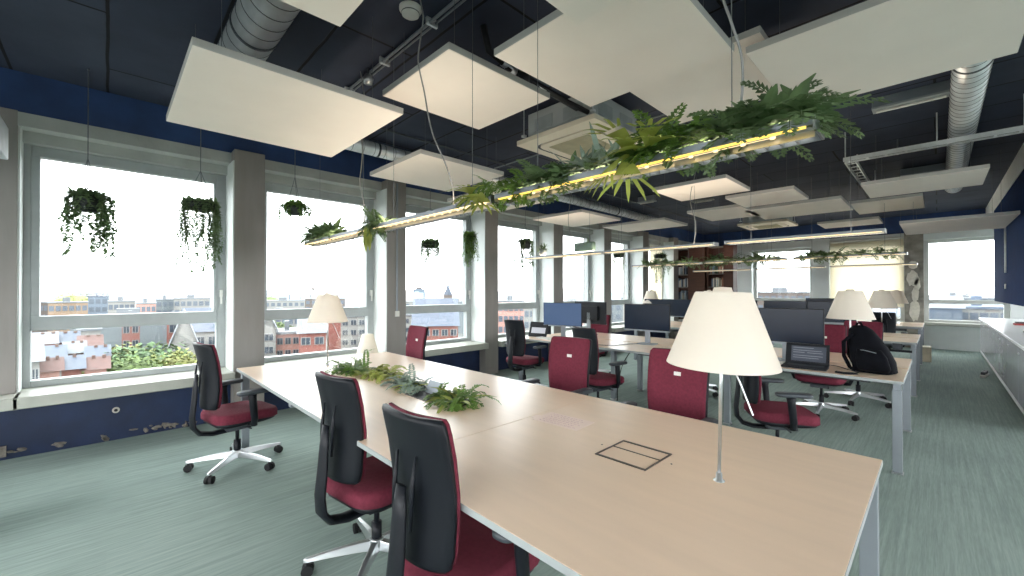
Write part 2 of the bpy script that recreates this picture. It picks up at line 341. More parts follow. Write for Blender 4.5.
# ------------------------------------------------------------------ chairs
def rr(cx, cy, w_, d_, r, n=6):      # rounded rectangle outline
    pts = []
    for (sx, sy, a0) in ((1, 1, 0), (-1, 1, 90), (-1, -1, 180), (1, -1, 270)):
        for q in range(n+1):
            a = R(a0+90*q/n); pts.append((cx+sx*(w_/2-r)+r*math.cos(a), cy+sy*(d_/2-r)+r*math.sin(a)))
    return pts
def chair_proto(tagged):
    t = thing('office_chair', 'x', 'chair')
    sh = MB()
    # seat cushion
    s_ = MB(); rings = []
    for z, k in ((.405, .94), (.415, 1), (.455, 1.0), (.475, .96), (.482, .86)):
        rings.append([Vector((x*k, (y-.02)*k+.02, z-.035*max(0, (y-.10))/.15*.4)) for x, y in rr(0, .02, .47, .47, .12)])
    s_.loft(rings); s_.build('seat', RED, t, smooth=True)
    MB().loft([[Vector((x*k, y*k, z)) for x, y in rr(0, .02, .45, .44, .1)] for z, k in ((.36, .7), (.385, .97), (.41, 1))]).build('seat_shell', BLACKP, t, smooth=True)
    # backrest: curved shell behind, upholstery in front
    def backring(z, w_, th, off, n=12):
        tz = (z-.52)/.54
        yb = -.235 - .05*tz + .03*math.sin(tz*PI) ; f = []; bk = []
        for q in range(n+1):
            s2 = -1+2*q/n; x = s2*w_/2; cv = .032*(s2*s2)
            f.append(Vector((x, yb+cv+off+th/2*(1-.5*s2**6), z))); bk.append(Vector((x, yb+cv+off-th/2*(1-.5*s2**6), z)))
        return f+bk[::-1]
    zs = [.525, .54, .58, .68, .78, .90, .98, 1.02, 1.036]; ws = [w_*(1.2 if tagged else 1) for w_ in (.27, .31, .33, .340, .346, .35, .35, .345, .32)]
    MB().loft([backring(z, w_, .030, 0) for z, w_ in zip(zs, ws)]).build('back_shell', BLACKP, t, smooth=True)
    MB().loft([backring(z, w_*.97, .024, .021) for z, w_ in zip([z+(.008 if z < .6 else 0) for z in zs], ws)]).build('backrest', RED, t, smooth=True)
    if tagged: MB().box(-.024, .024, -.222, -.208, .868, .893).build('paper_tag', WPL, t)
    # spine: slotted bracket on the shell, sweeping down and forward under the seat
    sp = MB()
    sp.tube([(0, -.284, .80), (0, -.292, .70), (0, -.30, .58), (0, -.312, .47), (0, -.305, .39), (0, -.265, .335), (0, -.18, .312), (0, -.08, .312), (0, .02, .335)], [.010, .014, .016, .017, .018, .018, .018, .017, .016], 12, sx=2.6)
    for sx in (-1, 1): sp.tube([(sx*.05, -.262, .90), (sx*.048, -.276, .80), (sx*.048, -.282, .66)], [.003, .009, .006], 8)
    sp.build('back_bracket', BLACKP, t, smooth=True)
    MB().box(-.09, .09, -.10, .12, .315, .375).box(.09, .20, .02, .035, .33, .342).build('mechanism', DGREY, t, bevel=.012)
    for sx in (-1, 1):
        a = MB(); a.tube([(sx*.19, .02, .375), (sx*.265, .02, .385), (sx*.285, .015, .44), (sx*.285, .0, .60), (sx*.28, .0, .635)], [.016, .018, .02, .022, .026], 8, sx=1.3)
        am = a.build('armrest', BLACKP, t, smooth=True)
        MB().loft([[Vector((x, y, z)) for x, y in rr(sx*.275, .02, w_, d_, .035)] for z, w_, d_ in ((.632, .075, .23), (.64, .09, .25), (.655, .09, .25), (.662, .075, .23))]).build('arm_pad', DGREY, am, smooth=True)
    MB().tube([(0, 0, .20), (0, 0, .32)], .014, 12).tube([(0, 0, .09), (0, 0, .215)], .026, 14).build('gas_column', [BLACKP], t, smooth=True)
    bs = MB(); bs.lathe([(0, .135), (.036, .13), (.042, .10), (.036, .07), (0, .07)], 16)
    cs = []
    for q in range(5):
        a = 2*PI*q/5+.35; d = Vector((math.cos(a), math.sin(a), 0)); n = Vector((-d.y, d.x, 0)); rings = []
        for rr_, hw, z0, z1 in ((.02, .026, .075, .125), (.12, .023, .077, .118), (.24, .019, .074, .103), (.34, .015, .068, .088), (.355, .010, .068, .084)):
            c = d*rr_
            rings.append([c-n*hw+Vector((0, 0, z0)), c+n*hw+Vector((0, 0, z0)), c+n*hw*.6+Vector((0, 0, z1)), c-n*hw*.6+Vector((0, 0, z1))])
        bs.loft(rings)
        c = d*.335; cm = MB()
        for sgn in (-1, 1):
            p = c+n*sgn*.016+Vector((0, 0, .029)); cm.tube([p-n*.010, p+n*.010], .029, 14)
        cm.tube([c+Vector((0, 0, .03)), c+Vector((0, 0, .07))], .010, 8); cm.box(-.012, .012, -.02, .02, .03, .055, M=Matrix.Translation(c))
        cs.append(cm)
    bs.build('star_base', ALU, t, bevel=.003)
    for cm in cs: cm.build('caster', BLACKM, t)
    return t
ch = chair_proto(False); used = [False]
ch2 = chair_proto(True); used2 = [False]
GA = 'office chairs with their dark backs to the camera'; GB = 'office chairs with red fronts and a white tag'
def bk(x, y, rz, off=.26):   # chair base from the middle of its back top
    return (x - math.sin(rz)*off, y + math.cos(rz)*off, 0)
for (x, y, a, lab) in [(-4.03, .52, 10, 'red seated office chair alone by the window at the left table corner'),
                       (-2.07, .78, 8, 'black backed red office chair, middle one along near long table'),
                       (-1.26, .73, 5, 'black backed red office chair closest to the camera at the table'),
                       (-4.22, 4.12, 4, 'office chair with slate coloured back at the window end of second desk row'),
                       (-2.78, 3.80, -8, 'office chair showing black back just behind the red chair in the middle'),
                       (-.73, 10.6, 0, 'distant office chair with dark back below the third desk lamp')]:
    place(ch, used, bk(x, y, R(a)), R(a), lab, GA)
place(ch, used, (-.94, 4.0, 0), R(-58), 'office chair turned sideways with its red seat beyond the big lampshade', GA)
for (x, y, a, lab) in [(-4.22, 2.62, 176, 'red tagged chair back at the window end of the long table'),
                       (-2.26, 2.95, 183, 'red chair back behind the long table, left of the big lampshade'),
                       (-1.25, 2.85, 180, 'red chair back with white tag right behind the big lampshade'),
                       (-4.10, 6.15, 180, 'red chair facing us between the left monitors of second desk row'),
                       (-2.45, 6.30, 180, 'red chair mostly hidden behind the grey monitor in the centre'),
                       (-.97, 6.32, 180, 'red chair behind the wide black monitor and the laptop'),
                       (-.70, 7.3, 172, 'red chair showing past the right side of the backpack')]:
    place(ch2, used2, bk(x, y, R(a)), R(a), lab, GB)

# ------------------------------------------------------------------ tables and desks
def bench(x0, x1, y0, y1, label, cat, secs, near=False, split=False):
    t = thing('bench_desk' if not near else 'meeting_table', label, cat, ((x0+x1)/2, (y0+y1)/2, 0))
    hx, hy = (x1-x0)/2, (y1-y0)/2; L_ = 2*hx/secs
    for i in range(secs):
        a = -hx+i*L_+.0015; b_ = a+L_-.003
        rows = [(-hy, hy)] if not split else [(-hy, -.03), (.03, hy)]
        for (c, d) in rows:
            tp = MB().box(a, b_, c, d, .716, .74).build('tabletop', TABLE, t, bevel=.0015)
            g = .0015; E_ = []
            if c == -hy: E_.append((a, b_, c-g, c))
            if d == hy: E_.append((a, b_, d, d+g))
            if i == 0: E_.append((a-g, a, c, d))
            if i == secs-1: E_.append((b_, b_+g, c, d))
            for q in E_: MB().box(*q, .716, .739).build('edge_band', TEDGE, tp)
    if split:
        MB().box(-hx, hx, -.028, .028, .70, .728).build('cable_channel', DGREY, t)
        for i in range(secs):
            MB().box(-hx+i*L_+.25, -hx+(i+1)*L_-.25, -.16, .16, .60, .61).box(-hx+i*L_+.25, -hx+(i+1)*L_-.25, -.16, -.155, .61, .68).build('cable_tray', DGREY, t)
    for i in range(secs+1):
        x = -hx+i*L_; ins = .06 if i in (0, secs) else .42; x = min(max(x, -hx+.04), hx-.04)
        fr = MB().box(x-.025, x+.025, -hy+.03, hy-.03, .665, .715)
        fr.build('cross_beam', LGREY, t, bevel=.003)
        for sy in (-1, 1):
            lg = MB().box(x-.03, x+.03, sy*(hy-ins)-.03, sy*(hy-ins)+.03, .012, .665).build('leg', LGREY, t, bevel=.004)
            MB().box(x-.035, x+.035, sy*(hy-ins)-.035, sy*(hy-ins)+.035, 0, .012).build('foot', ALU, lg)
    for sy in (-1, 1): MB().box(-hx+.07, hx-.07, sy*(hy-.25)-.015, sy*(hy-.25)+.015, .675, .715).build('side_rail', LGREY, t)
    return t
TX0, TX1, TY0, TY1 = -4.50, -.165, .85, 2.33
tb = bench(TX0, TX1, TY0, TY1, 'long pale wood meeting table nearest the camera with flush cable hatches', 'table', 3, near=True)
# flush cable hatch (frame, two flaps) in the near section, and an open one among the plants
def hatch(cx, cy, hw=.118, hd=.118, open_=False):
    ox, oy = tb.location.x, tb.location.y; cx -= ox; cy -= oy
    m = MB(); z0, z1 = .7405, .7435; b_ = .011
    m.box(cx-hw, cx+hw, cy-hd, cy-hd+b_, z0-.002, z1).box(cx-hw, cx+hw, cy+hd-b_, cy+hd, z0-.002, z1)
    m.box(cx-hw, cx-hw+b_*.6, cy-hd+b_, cy+hd-b_, z0-.002, z1).box(cx+hw-b_*.6, cx+hw, cy-hd+b_, cy+hd-b_, z0-.002, z1)
    m.box(cx-hw+b_*.6, cx+hw-b_*.6, cy-.002+.02, cy+.003+.02, z0-.002, z1-.001)
    h = m.build('cable_hatch', mat('hatch_dark_trim', '4a423c', .5), tb)
    if open_:
        MB().box(cx-hw+.01, cx+hw-.01, cy-hd+.012, cy+hd-.012, z0-.002, z1-.002).build('socket_well', BLACKP, h)
        MB().box(-.085, .075, 0, .006, 0, .09, M=Matrix.Translation((cx, cy+.03, .742)) @ Matrix.Rotation(R(-25), 4, 'X')).build('flap', LGREY, h, bevel=.003)
    for (dx, dy) in ((-.16, .0), (.16, .02)): MB().tube([(cx+dx, cy+dy, .7395), (cx+dx, cy+dy, .7412)], .004, 10).build('screw_hole', DGREY, h)
hatch(-.925, 1.635); hatch(-2.42, 1.56, .14, .1, True)
d2 = bench(-4.45, -.19, 4.43, 5.97, 'second desk row behind the meeting table carrying laptop and backpack', 'desk', 3, split=True)
d3 = bench(-4.45, -.20, 7.85, 9.40, 'third desk row whose end lamp stands before the cream blind', 'desk', 3, split=True)
d4 = bench(-4.45, -.21, 11.35, 12.9, 'farthest desk row close to the far windows', 'desk', 3, split=True)

# lamps
def lamp_proto(h=.71, r0=.17, r1=.085, sh=.265, base=True):
    t = thing('table_lamp', 'x', 'lamp')
    MB().lathe([(r0, h-sh), (r1, h-.01), (r1-.004, h-.005)], 48).lathe([(r0-.0015, h-sh+.0005), (r1-.003, h-.012)], 48).build('lamp_shade', SHADE, t, smooth=True)
    MB().lathe([(r1-.004, h-.006), (.035, h-.004), (.03, h+.012), (.0, h+.014)], 24).build('shade_cap', SHADE, t, smooth=True)
    MB().tube([(0, 0, .03), (0, 0, h-.03)], .0065, 10).build('pole', ALU, t, smooth=True)
    MB().lathe([(.0, .032), (.010, .03), (.012, .004), (.02, .002), (.02, 0), (0, 0)], 20).build('base_ferrule', ALU, t, smooth=True)
    MB().tube([(.012, 0, h-sh+.06), (.06, .03, h-sh-.05), (.105, .05, h-sh-.16)], .0028, 6).build('switch_rod', ALU, t)
    MB().lathe([(0, h-.10), (.022, h-.11), (.03, h-.14), (.022, h-.18), (.012, h-.20), (0, h-.2)], 16).build('bulb', WPL, t, smooth=True)
    return t
lp = lamp_proto(.71, .192, .096, .275); ul = [False]; GL = 'cone shaded desk lamps on thin metal poles'
for x, y, a, lab in [(-.575, 1.64, -35, 'big cream cone lamp on a thin pole at front of near table'),
                     (-4.08, 1.51, 20, 'cream cone lamp at window end of meeting table before the second window'),
                     (-.60, 5.20, 0, 'cream cone lamp rising behind the backpack'),
                     (-.61, 8.60, 0, 'cream cone lamp at the aisle end of third desk row'),
                     (-.62, 12.1, 0, 'distant cone lamp at the aisle end of farthest desk row'),
                     (-3.19, 8.60, 0, 'far cone lamp peeping out just above the big lampshade'),
                     (-4.40, 8.55, 0, 'far cone lamp left of the bookcase behind monitors')]:
    o = place(lp, ul, (x, y, .74), R(a), lab, GL)
    if x == -4.08: o.scale = (.95, .95, .95)
[o for o in bpy.data.objects if o.get('label', '').startswith('big cream')][0].rotation_euler = (-.012, .018, R(-35))
sl = thing('table_lamp', 'small white cone lamp standing on the window sill behind the leafy table plants', 'lamp', (-5.52, 2.58, .56))
MB().lathe([(.145, .035), (.075, .29)], 32).lathe([(.143, .036), (.073, .289)], 32).disc(.075, .29).build('lamp_shade', SHADE, sl, smooth=True)
MB().lathe([(0, .012), (.06, .01), (.065, 0), (0, 0)], 20).tube([(0, 0, .01), (0, 0, .2)], .007, 8).build('base', ALU, sl)

# handwritten notice on the near table
pz = .7405
pn = thing('paper_sheet', 'pinkish handwritten sheet of paper lying flat on the near table', 'paper', (-1.43, 1.775, pz), R(4))
MB().box(-.145, .145, -.085, .095, 0, .0012).box(-.175, -.145, -.06, .0, 0, .001).build('sheet', mat('pink_paper', 'f2ddd0', .8, var=.03), pn)
wr = MB(); random.seed(11)
for i in range(6):
    y = .07-.026*i; x = -.11
    while x < .09+.02*(i % 2):
        l = random.uniform(.008, .022); pts = [(x+l*q/6, y+random.uniform(-.004, .004), .0022) for q in range(7)]
        for p, q in zip(pts[:-1], pts[1:]): wr.tube([p, q], .0007, 4)
        x += l+.008
wr.build('handwriting', mat('violet_ink', 'c8a2ac', .8), pn)

# monitors
def mon_proto():
    t = thing('monitor', 'x', 'monitor')
    MB().box(-.318, .318, -.012, .014, .175, .53).box(-.18, .18, .014, .045, .24, .46).build('housing', BLACKP, t, bevel=.004)
    MB().box(-.311, .311, -.0145, -.0118, .195, .523).build('screen', SCREEN, t)
    MB().box(-.318, .318, -.016, -.0118, .172, .190).build('chin', LGREY, t)
    MB().box(-.035, .035, .02, .045, .01, .36).build('neck', LGREY, t, bevel=.004)
    MB().loft([[Vector((x, y+.02, z)) for x, y in rr(0, 0, .24, .19, .04)] for z in (0, .010)]).build('monitor_base', LGREY, t)
    return t
mp_ = mon_proto(); um = [False]; GM = 'flat monitors on the desk rows'
for x, y, z, a, lab in [(-1.08, 4.92, .72+.02, 0, 'wide black monitor standing behind the open laptop'),
                     (-2.70, 5.12, .74, 2, 'dark grey monitor on silver foot left of the big lampshade'),
                     (-3.93, 4.88, .74, 12, 'bluish monitor nearest the windows on the second desk row'),
                     (-3.95, 5.62, .74, 176, 'monitor seen from behind the bluish one by the windows'),
                     (-4.15, 8.4, .74, 0, 'far monitor just above the dark grey one, left of the pair'),
                     (-3.52, 8.35, .74, 0, 'far monitor just left of the big lampshade'),
                     (-2.62, 8.5, .74, 0, 'far small looking monitor right beside the big lampshade top'),
                     (-1.88, 8.5, .74, 0, 'far monitor showing above the wide black monitor'),
                     (-1.22, 8.5, .74, 0, 'far monitor edge beside the lamp behind the backpack'),
                     (-1.9, 12.0, .74, 0, 'tiny monitor on the farthest desk row')]:
    place(mp_, um, (x, y, z), R(a), lab, GM)
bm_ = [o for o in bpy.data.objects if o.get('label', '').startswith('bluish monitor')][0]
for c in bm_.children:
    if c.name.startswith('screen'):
        c.data = c.data.copy(); c.data.materials[0] = emit('monitor_sky_sheen', hexc('5a7cae'), .13)  # faint blue glow standing in for sky reflected in this screen
# laptop on second row
lt = thing('laptop', 'open dark laptop with lit grey screen in front of the wide monitor', 'laptop', (-.86, 4.60, .74), R(3))
MB().loft([[Vector((x, y, z)) for x, y in rr(0, 0, .34, .23, .015)] for z in (0.004, .018)]).build('keyboard_base', BLACKP, lt)
for q in range(1): MB().box(-.14, .14, -.01, .09, .018, .0195).build('keyboard', DGREY, lt)
ML = Matrix.Translation((0, .115, .018)) @ Matrix.Rotation(R(-18), 4, 'X')
ls = MB().box(-.17, .17, 0, .008, 0, .195, M=ML).build('lid', BLACKP, lt)
MB().box(-.125, .145, -.002, 0, .025, .170, M=ML).build('screen', emit('laptop_screen', hexc('6f7a90'), .05), ls)
tx = MB()
for q, (x0, x1, z) in enumerate([(-.11, .05, .150), (-.11, .11, .125), (-.11, -.02, .105), (.0, .12, .105), (-.11, .12, .075), (-.11, .09, .055)]):
    tx.box(x0, x1, -.003, -.002, z, z+.006, M=ML)
tx.build('screen_text', emit('laptop_text', hexc('b9c0cc'), .12), ls)
t2 = thing('tablet', 'small dark tablet with pale page leaning by the left bluish monitor', 'tablet', (-4.30, 4.72, .74), R(10))
M2 = Matrix.Rotation(R(-20), 4, 'X')
MB().box(-.16, .16, 0, .012, .0, .24, M=M2).box(-.05, .05, .012, .10, 0, .01).build('body', BLACKP, t2)
MB().box(-.12, .13, -.002, 0, .06, .15, M=M2).build('screen', emit('tablet_page', hexc('c8ccd4'), .3), t2)
def keyboard(x, y, a, lab):
    k_ = thing('keyboard', lab, 'keyboard', (x, y, .74), R(a), 'pale keyboards on the second desk row')
    MB().box(-.21, .21, -.065, .065, 0, .014).build('body', WPL, k_, bevel=.004)
    kk = MB()
    for r_ in range(4):
        for c in range(14): kk.box(-.2+c*.0288, -.2+c*.0288+.024, -.055+r_*.028, -.055+r_*.028+.023, .014, .018)
    kk.build('keys', WPL, k_)
keyboard(-4.0, 4.62, -12, 'pale keyboard in front of the bluish monitor by the windows')
keyboard(-1.25, 4.68, 5, 'pale keyboard half hidden behind the big lampshade')
MB().tube([(0, 0, .005), (.06, -.03, .006), (.14, .02, .005)], .011, 8, sx=1.6).build('phone', BLACKP).location = (-.62, 4.52, .74)
po = bpy.data.objects['phone']; tag(po, 'small brown black pouch lying on the desk beside the laptop', 'pouch'); po.name = 'pouch'
# loose cables on desk 2
def cable(pts, r, name, lab, m=BLACKM, cat='cable', group=None):
    P = [Vector(p) for p in pts]; out = []
    for i in range(len(P)-1):
        p0, p1, p2, p3 = P[max(i-1, 0)], P[i], P[i+1], P[min(i+2, len(P)-1)]
        for q in range(8):
            t = q/8; out.append(.5*((2*p1)+(p2-p0)*t+(2*p0-5*p1+4*p2-p3)*t*t+(3*p1-p0-3*p2+p3)*t**3))
    out.append(P[-1]); mb = MB().tube(out, r, 6)
    if lab is None: return mb
    return tag(mb.build(name, m, smooth=True), lab, cat, group)
cable([(-2.68, 5.16, .745), (-2.85, 4.95, .745), (-2.95, 4.65, .745), (-3.2, 4.55, .745)], .004, 'monitor_cable', 'black cable curling on the desk left of the dark grey monitor')
cable([(-2.80, 4.95, .70), (-2.82, 4.72, .5), (-2.88, 4.7, .2), (-2.95, 4.8, .006), (-3.1, 4.9, .006)], .005, 'power_cable', 'dark cable dropping under the second desk row to the floor')
cable([(-.9, 4.8, .745), (-.7, 4.9, .745), (-.55, 4.72, .745), (-.48, 4.62, .745)], .003, 'charging_cable', 'thin black cable lying between laptop and backpack')
# backpack
bp_ = thing('backpack', 'black backpack slumped on the aisle end of the second desk row', 'backpack', (-.43, 4.78, .74), R(-8))
def blob(rings, n=20):
    out = []
    for (cx, cy, z, rx, ry, p) in rings:
        rg = []
        for q in range(n):
            a = 2*PI*q/n; c, s = math.cos(a), math.sin(a)
            rg.append(Vector((cx+rx*math.copysign(abs(c)**p, c), cy+ry*math.copysign(abs(s)**p, s), z)))
        out.append(rg)
    return out
BPK = mat('black_nylon', '0a0c12', .85, spec=.12, var=.3, scale=18, bump=.5, bscale=18)
MB().loft(blob([(.04, 0, .0, .13, .09, .6), (.05, 0, .012, .155, .11, .6), (.035, 0, .10, .16, .115, .65), (.005, .0, .20, .145, .105, .7), (-.03, .0, .30, .12, .09, .75), (-.055, 0, .375, .09, .065, .8), (-.065, 0, .41, .05, .035, .9), (-.067, 0, .415, .01, .01, 1)])).build('body', BPK, bp_, smooth=True)
MB().loft(blob([(.07, -.10, .02, .10, .03, .6), (.07, -.12, .05, .12, .045, .6), (.05, -.12, .15, .115, .04, .65), (.03, -.10, .21, .09, .02, .7), (.03, -.09, .215, .01, .01, 1)])).build('front_pocket', BPK, bp_, smooth=True)
MB().tube([(.13, -.115, .17), (.08, -.135, .19), (.0, -.13, .205), (-.05, -.11, .20)], .004, 6).build('zip', LGREY, bp_)
MB().tube([(-.1, .03, .37), (-.085, .0, .43), (-.05, -.02, .44), (-.03, -.03, .40)], .009, 8).build('carry_handle', BPK, bp_, smooth=True)
for sx in (-1, 1): MB().tube([(-.09, .08*sx, .34), (-.17, .07*sx, .26), (-.17, .06*sx, .13), (-.12, .07*sx, .03), (-.08, .08*sx, .01)], .014, 8, sx=1.7).build('shoulder_strap', BPK, bp_, smooth=True)
bp_.scale = (.92, 1, .97)
# trays / items on desks 3, 4 and a mouse-sized thing
tg = thing('desk_tray', 'black flat tray stretching from the aisle end of third desk row', 'tray', (-.40, 7.95, .60))
MB().box(-.25, .15, -.12, .10, .0, .012).box(-.25, .15, -.12, -.11, .012, .03).box(-.25, -.24, -.11, .10, .012, .03).box(.14, .15, -.11, .10, .012, .03).build('tray_body', BLACKP, tg)
MB().box(-.05, .05, -.06, .06, .03, .1152).build('bracket', DGREY, tg)

# ------------------------------------------------------------------ foliage
def frond(m, o, d, up, L_, npn, pl, pw, droop=.6, seg=8):
    o = Vector(o); d = Vector(d).normalized(); up = Vector(up); p = o.copy(); pts = [p.copy()]
    for i in range(seg):
        d = (d + Vector((0, 0, -droop/seg*(1+i/seg)))).normalized(); p = p+d*L_/seg; pts.append(p.copy())
    side = d.cross(Vector((0, 0, 1)));
    if side.length < .05: side = Vector((1, 0, 0))
    side.normalize(); m.tube(pts, [.0022*(1-.7*i/seg) for i in range(seg+1)], 4)
    for k in range(npn):
        t = .12+.88*k/npn; i = min(int(t*seg), seg-1); f = t*seg-i; q = pts[i].lerp(pts[i+1], f); dd = (pts[i+1]-pts[i]).normalized()
        l = pl*math.sin(PI*min(1, .15+t*.85))**.7+.004
        for sg in (-1, 1):
            e = (side*sg+dd*.55+Vector((0, 0, random.uniform(-.25, .15)))).normalized()
            n = e.cross(dd).normalized()*.002; a = q; b = q+e*l*.5+dd*pw*.6+n; c = q+e*l; g = q+e*l*.5-dd*pw*.6+n
            m.add([a, b, c, g], [(0, 1, 2, 3)])
def leaf(m, o, d, L_, w_, droop=.3, seg=4):
    o = Vector(o); d = Vector(d).normalized(); p = o.copy(); side = d.cross(Vector((0, 0, 1)))
    if side.length < .05: side = Vector((1, 0, 0))
    side.normalize(); vs = []
    for i in range(seg+1):
        t = i/seg; ww = w_*math.sin(PI*(.12+.86*t))**.8*.5
        cup = Vector((0, 0, ww*.3)); vs += [p-side*ww+cup, p.copy(), p+side*ww+cup]
        d = (d+Vector((0, 0, -droop/seg))).normalized(); p = p+d*L_/seg
    fs = []
    for i in range(seg):
        a = i*3; fs += [(a, a+1, a+4, a+3), (a+1, a+2, a+5, a+4)]
    m.add(vs, fs)
def rdir(zmin=-.2, zmax=.9, ax=None):
    a = random.uniform(0, 2*PI); z = random.uniform(zmin, zmax); r = math.sqrt(max(0, 1-z*z))
    return Vector((r*math.cos(a), r*math.sin(a), z))
def antler(m, o, d, L_, w_):        # staghorn fern leaf with forked tips
    o = Vector(o); d = Vector(d).normalized(); side = d.cross(Vector((0, 0, 1)));
    if side.length < .1: side = Vector((1, 0, 0))
    side.normalize(); p = o.copy(); vs = []; seg = 4
    for i in range(seg+1):
        t = i/seg; ww = w_*(.15+.85*t**1.3)/2; vs += [p-side*ww, p+side*ww]
        d = (d+Vector((0, 0, -.12))).normalized(); p = p+d*L_*.55/seg
    m.add(vs, [(2*i, 2*i+1, 2*i+3, 2*i+2) for i in range(seg)])
    for k in range(5):
        s_ = (-1+k/2)*.8; e = (d+side*s_).normalized(); b = p-d*.01+side*w_/2*(k-2)/2.2
        l = L_*.45*random.uniform(.7, 1.1); e2 = (e+Vector((0, 0, -.3))).normalized(); hw = w_*.09
        m.add([b-side*hw, b+side*hw, b+e*l*.6+side*hw*.8, b+e*l*.6-side*hw*.8, b+e*l*.6+e2*l*.4], [(0, 1, 2, 3), (3, 2, 4)])
def vine(m, o, L_, lw, step=.022, wob=.012, out=None, outl=0):
    p = Vector(o); pts = [p.copy()]
    if out is not None and outl > 0:
        for i in range(4): p = p+Vector(out)*outl/4+Vector((0, 0, .012-.012*i)); pts.append(p.copy())
    n = max(2, int(L_/step))
    for i in range(n): p = p+Vector((random.uniform(-wob, wob), random.uniform(-wob, wob), -step)); pts.append(p.copy())
    m.tube(pts, .0015, 4)
    for q in pts[1:]:
        for z in range(3):
            leaf(m, q, rdir(-.8, .4), lw*1.15*random.uniform(.8, 1.4), lw*.75, seg=2)
def fern_clump(lab, loc, L_=.28, n=22, mats=None, group=None, spread=(.12, .05), zmin=.05, pl=.035, name='fern', kinds=('fern',), extra=None, droop=.9):
    mats = mats or LEAF2
    t = thing(name, lab, 'plant', loc, 0, group)
    m = MB()
    for i in range(int(n*1.7)):
        o = (random.uniform(-1, 1)*spread[0], random.uniform(-1, 1)*spread[1], .012)
        d = rdir(zmin, .9); d.x += o[0]/spread[0]*.5
        if 'fern' in kinds: frond(m, o, d, (0, 0, 1), L_*random.uniform(.6, 1.1), 12, pl*1.1, .017, droop)
        if 'leaf' in kinds:
            for q in range(3): leaf(m, o, rdir(zmin, .95), L_*random.uniform(.35, .75), L_*(.2 if mats is not LEAF4 else .11), .7)
    m.build('foliage', mats, t)
    if extra: extra(t)
    MB().box(-spread[0]*.8, spread[0]*.8, -spread[1]*.8, spread[1]*.8, 0, .02).build('root_ball', POT, t)
    return t
random.seed(21)
GT = 'green plants growing from the table openings'
def yl(t, n=8, L_=.16, ax=(.12, .06), m_=LEAF3):
    m = MB()
    for i in range(n): leaf(m, (random.uniform(-ax[0], ax[0]), random.uniform(-ax[1], ax[1]), .02), rdir(.0, .5), L_*random.uniform(.6, 1.2), .035, .5)
    m.build('yellow_leaves', m_, t)
fern_clump('bushy green fern on the table beside the window lamp', (-3.62, 1.55, .74), .25, 36, LEAF2, GT, (.14, .10), extra=lambda t: yl(t, 12, .2), pl=.03, droop=1.2)
fern_clump('yellow green fern in front of the bushy one by the window lamp', (-3.25, 1.64, .74), .23, 32, LEAF3, GT, (.13, .08), pl=.03, droop=1.3)
fern_clump('small silvery plant left of the opened cable flap', (-2.72, 1.60, .74), .22, 32, LEAF4, GT, (.15, .07), extra=lambda t: yl(t, 10, .17), pl=.028, droop=1.2)
fern_clump('spiky green fern right of the opened cable flap', (-2.16, 1.58, .74), .23, 38, LEAF2, GT, (.14, .07), extra=lambda t: yl(t, 14, .2), pl=.026, droop=1.3)

# hanging planters
def hang(loc, lab, style, pr=.09, ph=.11, vl=.35, nv=14, m_=LEAF1, seed=1, top=CZ):
    random.seed(seed); x, y, z = loc
    t = thing('hanging_planter', lab, 'hanging plant', (x, y, z), 0, 'plants hanging from the ceiling along the windows')
    MB().lathe([(0, -ph), (pr*.9, -ph), (pr*.97, -ph*.5), (pr, 0), (pr*.9, 0), (pr*.8, -.02), (0, -.02)], 20).build('pot', POT, t, smooth=True)
    c = MB(); apex = min(.32, (top-z)*.5)
    for q in range(3): a = 2*PI*q/3; c.tube([(pr*math.cos(a), pr*math.sin(a), 0), (0, 0, apex)], .003, 4)
    c.tube([(0, 0, apex), (0, 0, top-z)], .004, 5); c.lathe([(0, top-z-.012), (.008, top-z-.010), (.010, top-z)], 8)
    c.build('cord', WIRE, t)
    m = MB()
    for i in range(int(nv*1.8)):
        a = random.uniform(0, 2*PI); d = Vector((math.cos(a), math.sin(a), 0))
        vine(m, d*pr*.8, vl*random.uniform(.35, 1.0), .033 if style != 'moss' else .022, out=d, outl=random.uniform(.02, .11) if style != 'moss' else .03)
    for i in range(260 if style != 'sparse' else 90):
        a = random.uniform(0, 2*PI); r = pr*math.sqrt(random.random()); leaf(m, (r*math.cos(a), r*math.sin(a), -.01), rdir(-.1, 1), random.uniform(.04, .10), .032, .5, 3)
    m.build('foliage', m_, t)
    return t
hang((-5.15, -.13, 2.28), 'leafy plant hanging in dark pot, leftmost in the first window', 'leaf', .085, .14, .50, 16, LEAF1, 1)
hang((-5.15, .66, 2.33), 'flat bowl hanging right in the first window with long mossy strands', 'moss', .14, .07, .72, 34, LEAF1, 2)
hang((-5.0, 1.49, 2.40), 'small round pot hanging near the top left of the second window', 'leaf', .08, .10, .12, 9, LEAF2, 3)
hang((-5.25, 3.42, 2.17), 'dark bowl planter hanging in the centre of the third window', 'moss', .12, .08, .28, 28, LEAF1, 4)
hang((-5.2, 4.13, 2.34), 'ball of trailing greenery hanging before the third pillar', 'moss', .08, .07, .50, 26, LEAF2, 5)
hang((-5.2, 5.40, 2.34), 'dark pot with drooping leaves hanging in the fourth window', 'leaf', .10, .13, .55, 9, LEAF1, 6)
hang((-5.2, 8.55, 2.30), 'far hanging planter with fine strands before the sixth window', 'moss', .12, .07, .45, 14, LEAF1, 8)
hang((-4.9, 10.0, 2.35), 'farthest hanging planter left of the bookcase', 'moss', .14, .08, .7, 14, LEAF1, 9)

